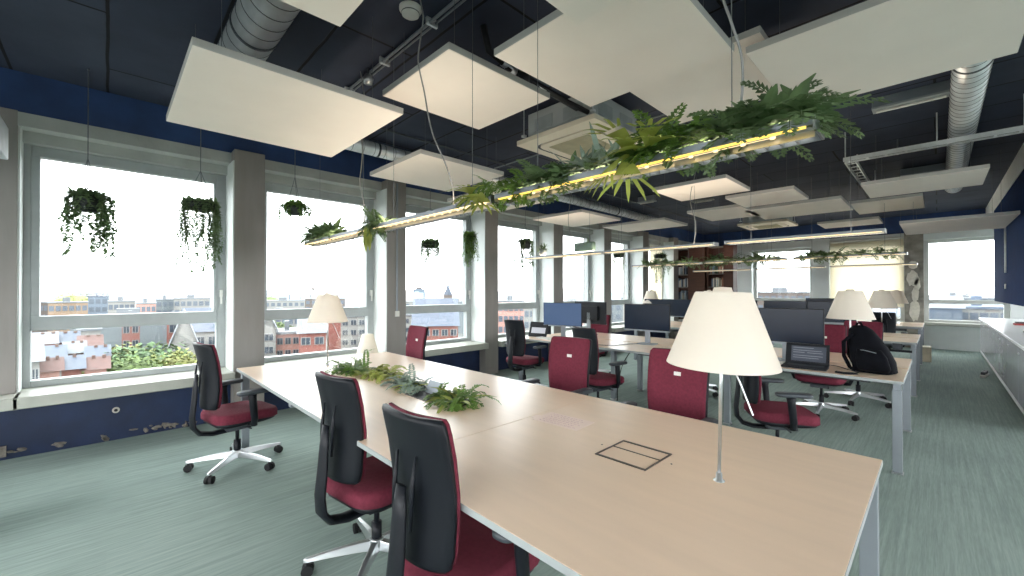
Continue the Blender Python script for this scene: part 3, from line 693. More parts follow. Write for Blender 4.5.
# ------------------------------------------------------------------ linear light fixtures
def fixture(x0, x1, y, z, lab, glow, group, cordx=None, lit=1.0, slant=0):
    t = thing('linear_light', lab, 'ceiling light', ((x0+x1)/2, y, z), 0, group); h = (x1-x0)/2; hw = .075
    MB().box(-h, h, -hw, hw, .020, .026).box(-h, h, -hw, -hw+.004, .0, .020).box(-h, h, hw-.006, hw, -.012, .020).build('housing', LGREY, t)
    for a in (-h-.006, h): MB().box(a, a+.006, -hw, hw, -.012, .026).build('end_cap', ALU, t)
    MB().box(-h+.02, h-.02, -hw+.004, -hw+.020, -.004, .014).build('light_strip', glow, t)
    MB().box(-h+.01, h-.01, -.050, .02, .010, .016).build('centre_plate', ALUL, t)
    lv = MB(); n = int(2*h/.045)
    for q in range(n): xx = -h+.02+q*(2*h-.04)/n; lv.box(xx, xx+.004, .020, hw-.008, -.012, .010)
    lv.box(-h+.01, h-.01, .016, .020, -.012, .018); lv.build('louvre', ALU, t)
    MB().tube([(-h+.03, .045, .012), (h-.03, .045, .012)], .006, 8).build('tube_lamp', emit('fluorescent_tube', (1, .93, .82), 1.6), t)
    st = MB(); nd = int(2*h/.09); P_ = []; Rr = []
    for q in range(nd):
        xx = -h+.05+q*(2*h-.08)/nd
        for dx, r_ in ((-.009, .0012), (-.006, .006), (.006, .006), (.009, .0012)): P_.append((xx+dx, -.012, .005)); Rr.append(r_)
    st.tube(P_, Rr, 8)
    st.build('led_dots', GLOWW, t)
    for sx in (-1, 1):
        wv = MB().tube([(sx*(h-.25), 0, .026), (sx*(h-.25), 0, CZ-z)], .0018, 5); wv.build('suspension_wire', WIRE, t)
    if cordx is not None:
        L_ = CZ-z; pts = [(cordx+.05*math.sin(q*1.1)*math.sin(q*PI/10)+.01*q*0, .02*math.sin(q*1.7)+slant*min(1, q/6), .03+(L_-.03)*q/10) for q in range(11)]
        cable(pts, .0045, 'x', None).build('power_cord', CORD, t, smooth=True)
    hh = h-.05
    o = area('fixture_uplight', (0, 0, .035), 2*hh, .10, FIX_UP*lit, WARM, (PI, 0, 0)); o.parent = t
    return t
FZ = 1.955
G1 = 'linear lights over the near table'
fixture(-1.70, -.262, 1.60, FZ, 'suspended light trough with yellow strip carrying ferns over the near table', GLOWY, G1, .48)
fixture(-3.22, -1.74, 1.60, FZ, 'suspended light with louvre before the third window, middle of near table', GLOWW, G1, .30, slant=-.26)
fixture(-4.80, -3.26, 1.60, FZ, 'suspended light at the window end above the near table', GLOWW, G1, .5)
G2 = 'linear lights over the second desk row'
fixture(-1.72, -.34, 5.2, 2.0, 'second row suspended light at the aisle end before the cream blind', GLOWW, G2)
fixture(-3.37, -1.85, 5.2, 2.0, 'second row suspended light in the middle above the grey monitor', GLOWW, G2, .5)
fixture(-4.95, -3.41, 5.2, 2.0, 'second row suspended light by the windows with small potted plants', GLOWW, G2, .15)
G3 = 'linear lights over the third desk row'
fixture(-1.75, -.32, 8.6, 2.0, 'third row leafy suspended light at the aisle end', GLOWW, G3)
fixture(-3.25, -1.85, 8.6, 2.0, 'third row leafy suspended light left of the far white framed window', GLOWW, G3)
fixture(-4.85, -3.35, 8.6, 2.0, 'third row leafy suspended light nearest the windows', GLOWW, G3)
G4 = 'linear lights over the farthest desk row'
fixture(-1.75, -.30, 12.1, 2.0, 'lowest looking suspended light in front of the cream blind', GLOWW, G4)
fixture(-3.3, -1.85, 12.1, 2.0, 'far suspended light in front of the white framed window', GLOWW, G4)
fixture(-4.9, -3.4, 12.1, 2.0, 'far suspended light in front of the bookcase', GLOWW, G4)

# plants on the fixtures
random.seed(40); ZT = FZ+.026
GP = 'ferns and leaves lying on the near light trough'
def stag(t, n=7, L_=.26, ymin=-1):
    m = MB()
    for i in range(n):
        a = random.uniform(-1.2, 1.2); antler(m, (random.uniform(-.06, .06), -.06, .03), Vector((math.sin(a)*.9, -.55, random.uniform(-.75, .5))), L_*random.uniform(.8, 1.15), .10)
    m.build('forked_leaves', LEAF3, t)
def silver(t):
    m = MB()
    for i in range(120): leaf(m, (random.uniform(-.13, .13), random.uniform(-.05, .05), .03), rdir(-.05, 1), random.uniform(.07, .20), .026, .4, 3)
    m.build('silver_leaves', LEAF4, t)
fern_clump('dark leafy fern tip at the aisle end of the near light trough', (-.40, 1.60, ZT), .22, 34, LEAF1, GP, (.11, .05), kinds=('fern', 'leaf'), pl=.04, zmin=.1)
fern_clump('low dark fern next to the aisle end plant on the near trough', (-.56, 1.60, ZT), .15, 22, LEAF1, GP, (.13, .05), pl=.035, zmin=.0, droop=1.2)
fern_clump('large upright green fern in the middle of the near light trough', (-.72, 1.60, ZT), .22, 26, LEAF2, GP, (.11, .05), pl=.04, zmin=.2)
fern_clump('staghorn fern with forked yellowish leaves drooping over the near trough', (-.84, 1.57, ZT), .14, 12, LEAF2, GP, (.08, .04), extra=lambda t: stag(t, 8, .24), pl=.03)
fern_clump('silvery small leaved bush on the near trough', (-1.10, 1.60, ZT), .16, 12, LEAF1, GP, (.12, .05), extra=silver, pl=.03)
fern_clump('dark leafy bush before the air conditioner on the near trough', (-1.32, 1.60, ZT), .19, 26, LEAF1, GP, (.14, .05), kinds=('fern', 'leaf'), pl=.04, zmin=.0)
fern_clump('flat dark fern at the joint end of the yellow lit trough', (-1.60, 1.60, ZT), .17, 24, LEAF2, GP, (.11, .05), pl=.035, zmin=-.0, droop=1.2)
fern_clump('broad leaved plant on the joint of the two near lights', (-1.86, 1.58, ZT), .20, 10, LEAF2, GP, (.10, .04), extra=lambda t: stag(t, 6, .2), pl=.03)
fern_clump('greenery wrapped round the second light joint with yellow hanging leaves', (-3.20, 1.58, ZT), .20, 16, LEAF1, GP, (.10, .04), kinds=('fern', 'leaf'), pl=.035, zmin=-.6)
m = MB()
for i in range(16): leaf(m, (random.uniform(-.06, .06), -.085, random.uniform(-.12, .0)), (random.uniform(-.3, .3), -.05, -1), random.uniform(.08, .16), .03, .1)
m.build('hanging_yellow_leaves', LEAF3, [o for o in bpy.data.objects if o.get('label', '').startswith('greenery wrapped')][0])
fern_clump('dense dark mound of leaves at the window end of the near light', (-4.40, 1.60, ZT), .30, 56, LEAF1, GP, (.20, .05), kinds=('fern', 'leaf'), pl=.04, zmin=.35)
GQ = 'leafy garlands on the far suspended lights'
def garland(x0, x1, y, z, lab, dens=40, m_=LEAF1):
    t = thing('leaf_garland', lab, 'plant', ((x0+x1)/2, y, z+.026), 0, GQ); h = (x1-x0)/2; m = MB()
    for i in range(int(dens*1.5)):
        x = random.uniform(-h, h); frond(m, (x, random.uniform(-.04, .04), .01), rdir(-.1, .9), (0, 0, 1), random.uniform(.14, .32), 8, .05, .022, .9, 5)
        leaf(m, (x, -.05, .01), rdir(-.2, .8), random.uniform(.08, .18), .04)
    m.build('foliage', m_, t); MB().box(-h, h, -.03, .03, 0, .012).build('root_mat', POT, t)
garland(-1.70, -.40, 8.6, 2.0, 'green garland on the light crossing the cream blind', 70)
garland(-3.22, -1.9, 8.6, 2.0, 'dense green garland on the light left of the white framed window', 90)
garland(-4.6, -3.4, 8.6, 2.0, 'green garland on the light nearest the windows', 60)
def potted(x, y, z, lab, box_=False):
    t = thing('potted_plant', lab, 'plant', (x, y, z), 0, 'little pots standing on the suspended light by the windows')
    if box_:
        MB().box(-.17, .17, -.05, .05, 0, .14).build('pot', mat('glassy_green_pot', '6f8577', .3, var=.2), t, bevel=.02)
    else: MB().lathe([(0, 0), (.05, 0), (.065, .10), (.058, .10), (.05, .08), (0, .08)], 18).build('pot', mat('grey_pot', '8b918e', .5), t, smooth=True)
    m = MB()
    for i in range(26): leaf(m, (random.uniform(-.12, .12)*(1 if box_ else .3), random.uniform(-.03, .03), .10), rdir(.1, 1), random.uniform(.07, .17), .02, 1.2)
    m.build('foliage', LEAF1, t)
potted(-4.60, 5.2, 2.045, 'little potted plant at window end of second row light')
potted(-3.75, 5.2, 2.045, 'squarish planter on the second row light by the windows', True)

# ------------------------------------------------------------------ acoustic ceiling panels
def panel(x0, x1, y0, y1, z, lab, th=.045):
    t = thing('acoustic_panel', lab, 'ceiling panel', ((x0+x1)/2, (y0+y1)/2, z), 0, 'white acoustic panels hanging under the black ceiling')
    hx, hy = (x1-x0)/2, (y1-y0)/2
    MB().box(-hx, hx, -hy, hy, 0, th).build('panel_board', WHITE, t, bevel=.003)
    g = .002; MB().box(-hx-g, hx+g, -hy-g, -hy, .004, th).box(-hx-g, hx+g, hy, hy+g, .004, th).box(-hx-g, -hx, -hy, hy, .004, th).box(hx, hx+g, -hy, hy, .004, th).build('edge_frame', PEDGE, t)
    for sx in (-1, 1):
        for sy in (-1, 1): MB().tube([(sx*hx*.75, sy*hy*.75, th), (sx*hx*.75, sy*hy*.75, CZ-z)], .0016, 5).build('suspension_wire', WIRE, t)
def pz(x0, x1, y0, y1, z, lab, zm=2.75):   # measured at height zm, hung at height z
    k = (z-1.45)/(zm-1.45); panel(x0*k, x1*k, y0*k, y1*k, z, lab)
pz(-4.12, -2.75, .315, 1.555, 2.68, 'large square panel, leftmost in front of the first window')
pz(-2.58, -1.83, 1.31, 2.14, 2.90, 'square panel right of the leftmost one, above the second window gap')
pz(-4.48, -3.42, 2.12, 3.20, 2.72, 'square panel tilted looking above the third window pillar')
pz(-1.71, -.77, 1.53, 2.44, 2.85, 'big panel at the top centre in front of the air conditioner')
pz(-1.22, -.3, .7, 1.64, 2.62, 'panel corner dipping in from the top edge at centre')
pz(-2.05, -1.1, -.3, .815, 2.70, 'panel cut by the top edge beside the silver duct')
pz(-1.40, -.62, 2.35, 3.19, 3.03, 'panel partly hidden behind the big centre one')
pz(-.73, .31, 2.51, 3.56, 2.90, 'broad panel cut by the top right corner')
pz(-2.60, -1.70, 5.10, 5.98, 2.75, 'panel just under the long fern trough, right of centre')
pz(-2.95, -2.12, 7.0, 8.10, 2.75, 'small looking panel above the second row middle light')
pz(-2.10, -1.28, 6.28, 7.15, 2.75, 'panel above the two overlapping ones right of centre')
pz(-2.20, -.95, 7.42, 8.62, 2.75, 'wide panel over the distant air conditioner')
pz(-.93, -.14, 8.0, 9.2, 2.80, 'panel overlapped by the wide one and the light grey one')
pz(-.66, .39, 6.70, 7.70, 2.75, 'light grey panel below the metal cable tray corner')
pz(-1.65, -.74, 9.98, 10.8, 2.75, 'small panel right above the aisle end second row light')
pz(-4.82, -3.49, 7.3, 8.3, 2.75, 'panel by the far windows beneath the thin duct')
pz(-5.2, -4.1, 5.6, 6.8, 2.68, 'panel near the fifth window just above the window end light')
pz(-.52, .98, 11.1, 13.4, 2.45, 'long panel pointing at the dark blue wall at right')
pz(-5.0, -3.95, 3.55, 4.6, 2.68, 'panel peeping out beneath the long light at the fourth window')

# ------------------------------------------------------------------ air conditioners
def cassette(x, y, z, lab, s=1.):
    t = thing('air_conditioner', lab, 'air conditioner', (x, y, z), 0, 'ceiling cassette air conditioners'); h = .5*s
    CR = mat('cassette_cream', 'e9e0cc', .5, var=.02)
    m = MB(); o = rr(0, 0, 2*h, 2*h, .02, 3); i_ = rr(0, 0, 1.5*h, 1.5*h, .12*s, 3)
    m.loft([[Vector((p[0], p[1], .045)) for p in o], [Vector((p[0], p[1], .0)) for p in o], [Vector((p[0], p[1], -.012)) for p in i_]], cap=False)
    m.loft([[Vector((p[0], p[1], .045)) for p in o], [Vector((p[0], p[1], .046)) for p in rr(0, 0, .1, .1, .02, 3)]], cap=False); m.build('fascia', CR, t)
    MB().loft([[Vector((p[0]*k_, p[1]*k_, z_)) for p in i_] for k_, z_ in ((1, -.011), (1, -.0115), (.9, .01))], cap=False).build('air_slot', DGREY, t)
    MB().loft([[Vector((p[0]*.93, p[1]*.93, z_)) for p in i_] for z_ in (.0, -.014)]).build('inner_panel', CR, t)
    gr = MB().box(-h*.5, h*.5, -h*.5, h*.5, -.018, -.014)
    for q in range(18): yy = -h*.48+q*h*.96/17; gr.box(-h*.49, h*.49, yy, yy+.006, -.023, -.018)
    gr.build('intake_grille', mat('grille_olive', 'bcb79c', .6), t)
    bd = MB().box(-h*.82, h*.82, -h*.82, h*.82, .05, .33).build('body', mat('unit_grey', 'b9bfc0', .5, var=.04), t, bevel=.01)
    CV = mat('unit_cover', 'a4abae', .5)
    for q in (-1, 1):
        a = q*h*.38
        for sx in (-1, 1):
            e = sx*(h*.82+.003); MB().box(e-.003, e+.003, a-.12*s, a+.12*s, .12, .25).build('side_cover', CV, bd, bevel=.002)
            MB().box(a-.12*s, a+.12*s, e-.003, e+.003, .12, .25).build('side_cover', CV, bd, bevel=.002)
    for sx in (-1, 1):
        for sy in (-1, 1): MB().tube([(sx*h*.88, sy*h*.88, .10), (sx*h*.88, sy*h*.88, CZ-z)], .005, 6).box(sx*h*.88-.02, sx*h*.88+.02, sy*h*.88-.02, sy*h*.88+.02, .09, .11).build('hanger_rod', GALV, t)
cassette(-2.64, 3.62, 3.0, 'square ceiling air conditioner behind the big centre panel')
cassette(-2.75, 10.95, 2.95, 'distant air conditioner cassette beneath the wide panel')
# insulated pipe running to the near unit
t = thing('insulated_pipe', 'black insulated pipe with silver tape running above the panels to the air conditioner', 'pipe')
MB().tube([(-2.30, 1.95, CZ), (-2.30, 2.0, 3.22), (-2.30, 2.2, 3.17), (-2.28, 2.9, 3.12), (-2.25, 3.17, 3.1)], .024, 10).build('insulation', BLACKM, t, smooth=True)
MB().tube([(-2.36, 2.02, CZ), (-2.36, 2.06, 3.25), (-2.37, 2.6, 3.19), (-2.36, 3.15, 3.15)], .015, 10).build('side_tube', DGREY, t, smooth=True)
for a, b_ in (((-2.30, 2.14, 3.185), (-2.30, 2.28, 3.163)), ((-2.30, 2.46, 3.150), (-2.295, 2.62, 3.138))): MB().tube([a, b_], .027, 10).build('silver_tape', ALU, t, smooth=True)
MB().tube([(-2.30, 2.32, 3.161), (-2.30, 2.42, 3.153)], .040, 10).build('joint_collar', BLACKM, t, smooth=True)

# ------------------------------------------------------------------ ducts, conduits, ceiling bits
def duct(p0, p1, r, lab, seams=.14, hang_=True):
    p0, p1 = Vector(p0), Vector(p1); t = thing('spiral_duct', lab, 'duct', tuple(p0)); d = (p1-p0); L_ = d.length; dn = d.normalized()
    MB().tube([Vector((0, 0, 0)), d], r, 32).build('pipe', GALV, t, smooth=True)
    n = int(L_/seams); m = MB()
    for q in range(1, n): c = dn*q*seams; m.tube([c+Vector((0, 0, 0))-dn*.002, c+dn*.002], r+.0025, 32)
    m.build('spiral_seams', GALVD, t)
    if hang_:
        for f in (.2, .5, .8):
            c = d*f; m = MB().tube([c-dn*.012, c+dn*.012], r+.006, 32); m.tube([c+Vector((0, 0, r)), Vector((c.x, c.y, CZ-p0.z))], .004, 6); m.build('hanger_band', GALVD, t)
    return t
duct((-5.08, .72, 3.26), (4.0, .72, 3.26), .145, 'wide silver spiral duct coming in at the top edge by the first window')
duct((-5.0, .58, 3.26), (-5.0, 10.0, 3.22), .085, 'thinner silver duct running along above the windows')
duct((.20, 3.4, 3.27), (.20, 10.6, 3.27), .115, 'silver spiral duct along the right side above the aisle', .12)
m = MB().box(-.30, .07, 9.9, 10.2, 3.22, 3.28); tag(m.build('duct_outlet', GALV, bevel=.01), 'flat metal outlet at the end of the duct over the aisle', 'duct')
t = thing('conduit', 'thin steel conduit crossing the black ceiling beside the smoke detector', 'conduit')
MB().tube([(-4.6, 1.62, 3.345), (.5, 1.62, 3.345)], .012, 8).tube([(-4.6, 1.665, 3.355), (.5, 1.665, 3.355)], .008, 8).build('tube', LGREY, t, smooth=True)
for x in (-3.9, -3.2, -2.5, -1.8): MB().box(x-.01, x+.01, 1.595, 1.685, 3.33, CZ).build('clip', GALV, t)
t = thing('spot_head', 'tiny silver spotlight head clipped on the thin conduit', 'spotlight', (-3.42, 1.60, 3.28))
MB().lathe([(0, -.05), (.035, -.045), (.045, 0), (.03, .03), (0, .04)], 16).build('head', ALU, t, smooth=True); MB().tube([(0, 0, .03), (0, 0, .09)], .006, 6).build('stem', WIRE, t)
t = thing('smoke_detector', 'round white smoke detector on the black ceiling at top', 'smoke detector', (-2.50, 1.47, CZ))
MB().lathe([(.075, 0), (.075, -.02), (.062, -.028), (.058, -.05), (.04, -.062), (0, -.064)], 24).build('body', WPL, t, smooth=True); MB().lathe([(.060, -.032), (.061, -.040), (.057, -.046)], 24).build('vent_ring', DGREY, t)
for (a, b, lab) in [((-5.2, 5.2), (-1.9, 5.2), None)]: pass
t = thing('conduit', 'thin conduit on the ceiling above the middle panels', 'conduit'); MB().tube([(-4.8, 4.3, 3.355), (-.9, 4.3, 3.355)], .010, 8).build('tube', LGREY, t)
t = thing('conduit', 'long thin conduit running along the ceiling beside the window side duct', 'conduit'); MB().tube([(-4.55, 2.2, 3.355), (-4.55, 13, 3.355)], .012, 8).build('tube', DGREY, t)
# cable tray, right side
t = thing('cable_tray', 'L shaped galvanised cable tray with corner under the ceiling at right', 'cable tray', (0, 0, 0))
tr = MB().box(-.80, .78, 6.42, 6.43, 3.02, 3.07).box(-.80, .78, 6.52, 6.53, 3.02, 3.07)
for q in range(10): tr.box(-.75+q*.165, -.73+q*.165, 6.43, 6.52, 3.02, 3.026)
tr.box(-.80, -.79, 6.53, 8.9, 3.02, 3.07).box(-.70, -.69, 6.53, 8.9, 3.02, 3.07)
for q in range(12): tr.box(-.79, -.70, 6.6+q*.19, 6.62+q*.19, 3.02, 3.026)
tr = tr; tr.build('tray', GALV, t)
MB().tube([(.75, 6.475, 3.042), (-.745, 6.475, 3.042), (-.745, 8.9, 3.042)], .014, 8).build('cable_bundle', BLACKM, t, smooth=True)
for x, y in ((-.78, 6.43), (0, 6.43), (.6, 6.43), (-.79, 7.6), (-.695, 8.8)): MB().tube([(x, y, 3.05), (x, y, CZ)], .006, 6).build('hanger_rod', GALV, t)
def batten(x, y, L_, lab):
    t = thing('batten_light', lab, 'ceiling light', (x, y, 3.26), 0, 'unlit grey battens on the black ceiling'); MB().box(-L_/2, L_/2, -.05, .05, .02, .12).build('body', LGREY, t, bevel=.006)
    MB().box(-L_/2, L_/2, -.075, .075, .0, .02).build('reflector', ALUL, t); MB().tube([(-L_/2+.03, 0, -.012), (L_/2-.03, 0, -.012)], .012, 8).build('tube_lamp', WPL, t)
batten(-.18, 5.55, .55, 'unlit batten left of the aisle duct, nearest one'); batten(-.16, 9.1, .5, 'unlit batten left of the aisle duct, further one')
batten(-4.15, 7.9, .35, 'small pale box light on the duct side ceiling'); batten(-3.3, 8.6, .4, 'small pale box light above the second row cords')
def sprink(x, y, lab):
    t = thing('sprinkler', lab, 'sprinkler', (x, y, CZ), 0, 'small sprinkler heads on the ceiling')
    MB().tube([(0, 0, 0), (0, 0, -.16)], .008, 6).build('drop_pipe', WIRE, t); MB().lathe([(0, -.15), (.02, -.155), (.03, -.18), (.012, -.20), (0, -.2)], 12).build('head', ALU, t, smooth=True)
sprink(-1.60, 1.40, 'sprinkler head beside the insulated pipe at top centre'); sprink(-1.0, 5.4, 'sprinkler head left of the cable tray corner'); sprink(-.35, 7.2, 'sprinkler head under the cable tray'); sprink(-2.2, 5.2, 'sprinkler head near the distant dark pipework')

# ------------------------------------------------------------------ bookcase
bc = thing('bookcase', 'tall brown bookcase wall with books at the far left corner', 'bookcase', (-4.72, 12.55, 0))
bm = MB().box(-.95, .72, .30, .34, 0, 2.75)
for x in (-.95, -.55, -.50, .0, .46): bm.box(x, x+.05, 0, .30, 0, 2.75)
bm.box(.51, .72, 0, .30, 0, 2.75).box(-.50, -.05, -.005, .3, 0, 2.75)
bm.build('frame', BOOKB, bc)
for z in (.4, .78, 1.16, 1.54, 1.92, 2.30, 2.70):
    for a, b_ in ((-.90, -.55), (.05, .46)): MB().box(a, b_, .01, .29, z, z+.025).build('shelf', mat('shelf_grey', '7a7672', .6), bc)
random.seed(9)
bl = [False]; bks = {}
cols = ['6d7f94', 'b9b3a6', '3d4a58', '8a5a48', 'd6d2c8', '4f6a5c', '9aa7b4', '2f3540']
for z in (1.185, 1.565, 1.945):
    for a, b_ in ((-.90, -.55), (.05, .46)):
        x = a+.01
        while x < b_-.05:
            w_ = random.uniform(.022, .045); h = random.uniform(.19, .27); c = random.choice(cols)
            if random.random() < .85:
                key = c
                if key not in bks:
                    o = MB().box(-.5, .5, -.0, 1, 0, 1).build('book', mat('book_'+c, c, .6)); tag(o, 'book standing in the far brown bookcase', 'book', 'books in the far brown bookcase'); bks[key] = o
                else: o = bks[key].copy(); col.objects.link(o)
                o.location = (bc.location.x+x+w_/2, 12.55+.08, z); o.scale = (w_*.94, .16, h)
            x += w_
# ------------------------------------------------------------------ low cabinet on the right
lc = thing('low_cabinet', 'long low white cabinet with grey glossy doors along the right wall', 'cabinet', (0, 0, 0))
GL_ = mat('glossy_grey_front', 'b8b6be', .15, var=.05, spec=.7)
MB().box(.64, 1.75, 6.66, 14.1, .80, .835).build('top', mat('white_laminate', 'dfe2e2', .3, var=.02), lc, bevel=.004)
MB().box(.68, 1.72, 6.68, 14.05, .12, .80).build('body', mat('cabinet_grey', '9a9ba0', .5), lc)
MB().box(.655, .672, 6.66, 14.08, .07, .12).box(.655, 1.7, 14.02, 14.08, .07, .12).build('bottom_rail', mat('white_metal', 'd8dadb', .4), lc)
for i in range(3, 10):
    a = 3.52+i*1.053
    dr = MB().box(.658, .68, a+.004, a+1.049, .125, .795).build('door', GL_, lc, bevel=.002)
    MB().box(.650, .658, a+.95, a+.98, .70, .72).build('handle', ALU, dr)
for y in (6.8, 8.2, 10.4, 12.5, 13.9): MB().box(.70, .76, y-.03, y+.03, 0, .12).build('leg', ALU, lc)
t = thing('book_stack', 'little stack of red and dark books on the long low cabinet', 'books', (1.08, 11.6, .835))
MB().box(-.14, .14, -.1, .1, 0, .03).build('red_book', mat('red_cover', 'a8443c', .6), t); MB().box(-.12, .12, -.09, .09, .03, .055).build('dark_book', mat('dark_cover', '4a3a3c', .6), t)
tag(MB().box(.85, 1.1, 9.2, 9.45, .835, .87).build('paper_tray', mat('tray_grey', '70757a', .5), bevel=.006), 'grey tray on the long low cabinet near the picture edge', 'tray')
t = thing('power_strip', 'white power strip with plugs lying on the carpet beside the low cabinet', 'power strip', (.54, 10.6, 0), R(80))
MB().box(-.2, .2, -.03, .03, 0, .04).build('body', WPL, t, bevel=.006)
for q in (-.12, 0, .12): MB().box(q-.025, q+.025, -.025, .025, .04, .09).build('plug', DGREY, t, bevel=.005)
tag(MB().box(-.27, -.10, 11.9, 12.25, 0, .30).build('waste_bin', mat('bin_cream', 'c9bfa6', .6), bevel=.01), 'cream waste bin on the aisle floor by the farthest desk row', 'bin')
# pale strip painting a light reflection, and a knob, on the dark blue wall
tag(MB().box(.780, .80, 10.75, 10.79, 1.75, 2.6).build('wall_glint_strip', mat('white_metal', 'd8dadb', .4)), 'thin vertical strip drawn as a light reflection on the dark blue wall at right', 'reflection')
t = thing('wall_socket', 'little pale socket near the lower edge of the dark blue wall', 'socket', (.80, 10.85, 1.52)); MB().box(-.015, 0, -.03, .03, -.04, .04).build('plate', WPL, t, bevel=.004)
# things at the left picture edge
t = thing('projector_screen_case', 'pale grey boxy case hanging at the extreme left edge near the first window', 'case', (-4.85, -.78, 2.62))
MB().box(-.2, .2, -.22, .22, -.15, .10).build('case', mat('pale_case', 'c3cace', .6), t, bevel=.008); MB().tube([(0, 0, .1), (0, 0, CZ-2.62)], .012, 8).build('drop_rod', LGREY, t)
t = thing('white_plinth', 'low white box standing on the carpet at the left picture edge', 'box', (-4.05, -.86, 0))
MB().box(-.22, .22, -.3, .3, .0, .37).build('body', mat('white_box', 'dfe4e6', .5), t, bevel=.004)
# wall plaster scars/sockets on the navy wall
for (y, z, lab) in ((.06, .29, 'small round white wall box left on navy wall below first window'), (.78, .31, 'small broken socket right on navy wall below first window')):
    t = thing('wall_socket', lab, 'socket', (-5.60, y, z)); MB().tube([(0, 0, 0), (.014, 0, 0)], .028, 14).build('plate', mat('plaster_grey', 'c0bcb2', .8), t); MB().tube([(.014, 0, 0), (.018, 0, 0)], .014, 10).build('socket_hole', BLACKM, t)
t = thing('wall_trunking', 'thin vertical cable trunking with a switch on the second pillar', 'trunking', (-5.44, 2.98, 0))
MB().box(0, .015, -.012, .012, 1.15, 3.0).build('channel', LGREY, t); MB().box(0, .03, -.03, .03, 1.08, 1.16).build('switch', WPL, t, bevel=.004)
t = thing('desk_speaker', 'slim dark object standing on the sill behind the bluish monitor', 'speaker', (-5.42, 6.30, .56)); MB().box(-.03, .03, -.04, .04, 0, .34).build('body', BLACKP, t, bevel=.01); MB().tube([(.031, 0, .24), (.035, 0, .24)], .02, 12).build('driver', DGREY, t)
MB().tube([(0, 0, .34), (0, 0, .46)], .008, 8).build('stem', DGREY, t)

# ------------------------------------------------------------------ the town outside
GZ = -22.
tag(MB().box(-3000, 3000, -3000, 3000, GZ-1, GZ).build('ground', omat('town_ground', '9aa09a', .95, var=.25, scale=.05)), kind='structure')
GLW = omat('facade_glass', '5c6c7c', .25, var=.3, scale=1)
def bldg(u0, u1, vt, rng, depth, wm, lab, roof='flat', rm=None, rows=3, cols=4, rv=0, vwin=None, group=None, chim=0, frame=True):
    a = at(u0, 291, rng); b_ = at(u1, 291, rng); mid = (a+b_)/2; wdt = (b_-a).length
    top = at((u0+u1)/2, vt, rng*.5*(1+1)).z
    ang = math.atan2((b_-a).y, (b_-a).x)
    t = thing('building', lab, 'building', (mid.x, mid.y, GZ), ang, group); hgt = top-GZ; w2 = wdt/2
    back = 1  # local +y points away from the room
    MB().box(-w2, w2, 0, depth, 0, hgt).build('walls', wm, t)
    rm = rm or omat('roof_grey', 'a5abb0', .8, var=.15, scale=.5)
    if roof == 'flat': MB().box(-w2-.2, w2+.2, -.2, depth+.2, hgt, hgt+.35).box(-w2*.3, w2*.1, depth*.3, depth*.6, hgt+.35, hgt+1.8).build('roof', rm, t)
    elif roof == 'ridge':
        h2 = rv or depth*.35
        MB().add([(-w2-.3, -.4, hgt), (w2+.3, -.4, hgt), (w2+.3, depth+.4, hgt), (-w2-.3, depth+.4, hgt), (-w2-.3, depth/2, hgt+h2), (w2+.3, depth/2, hgt+h2)], [(0, 1, 5, 4), (2, 3, 4, 5), (1, 2, 5), (3, 0, 4), (3, 2, 1, 0)]).build('roof', rm, t)
    elif roof == 'gable':
        h2 = rv or wdt*.4
        MB().add([(-w2, 0, hgt), (w2, 0, hgt), (0, 0, hgt+h2), (-w2, depth, hgt), (w2, depth, hgt), (0, depth, hgt+h2)], [(0, 1, 2), (4, 3, 5)]).build('gable_wall', wm, t)
        MB().add([(-w2-.3, -.4, hgt-.2), (0, -.4, hgt+h2+.15), (0, depth+.4, hgt+h2+.15), (-w2-.3, depth+.4, hgt-.2), (w2+.3, -.4, hgt-.2), (w2+.3, depth+.4, hgt-.2),
                  (-w2-.3, -.4, hgt-.5), (0, -.4, hgt+h2-.2), (w2+.3, -.4, hgt-.5)], [(0, 1, 2, 3), (1, 4, 5, 2), (6, 7, 1, 0), (7, 8, 4, 1)]).build('roof', rm, t)
    cw = min(.35, wdt*.09)
    for q in range(chim):
        x = -w2+wdt*(q+.5)/chim+wdt*.15; MB().box(x-cw, x+cw, depth*.4, depth*.4+2*cw, hgt, hgt+(rv or 2)*.6+.5).build('chimney', omat('chimney_brick', 'b08a7c', .9, var=.2), t)
    k_ = .6 if rng < 100 else 1; fh = 3.1*k_
    fm = omat('facade_white', 'e6e6e2', .6) if frame else omat('far_window_glass', '8496aa', .4)
    for r_ in range(rows):
        z1 = hgt-.9*k_-r_*fh
        for c in range(cols):
            x = -w2+wdt*(c+.5)/cols; ww = min(.7, wdt/cols*.3)
            f = MB().box(x-ww-.1, x+ww+.1, -.10, 0, z1-1.7*k_, z1).build('window', fm, t)
            if frame: MB().box(x-ww, x-.04, -.12, -.10, z1-1.6*k_, z1-.1*k_).box(x+.04, x+ww, -.12, -.10, z1-1.6*k_, z1-.1*k_).build('pane', GLW, f)
    return t
BR = brick_mat('brick_red', '6e3c34', '643028', '786860', 3); BR2 = brick_mat('brick_pink', '926a60', '885e54', '9c8c84', 3)
CW = omat('render_white', 'e4e4de', .8, var=.05, scale=.4); CG = omat('render_bluegrey', 'b9c6cc', .8, var=.05, scale=.4); CO = omat('render_orange', 'e8c4a0', .8, var=.08, scale=.4)
CB = omat('render_brown', 'a08f84', .8, var=.1, scale=.4); SL = omat('roof_slate_blue', '6c7c98', .6, var=.15, scale=1.5); RT = omat('roof_tile_pink', '9c7066', .8, var=.2, scale=2); RW = omat('roof_pale', 'b4bdc4', .7, var=.08, scale=.8)
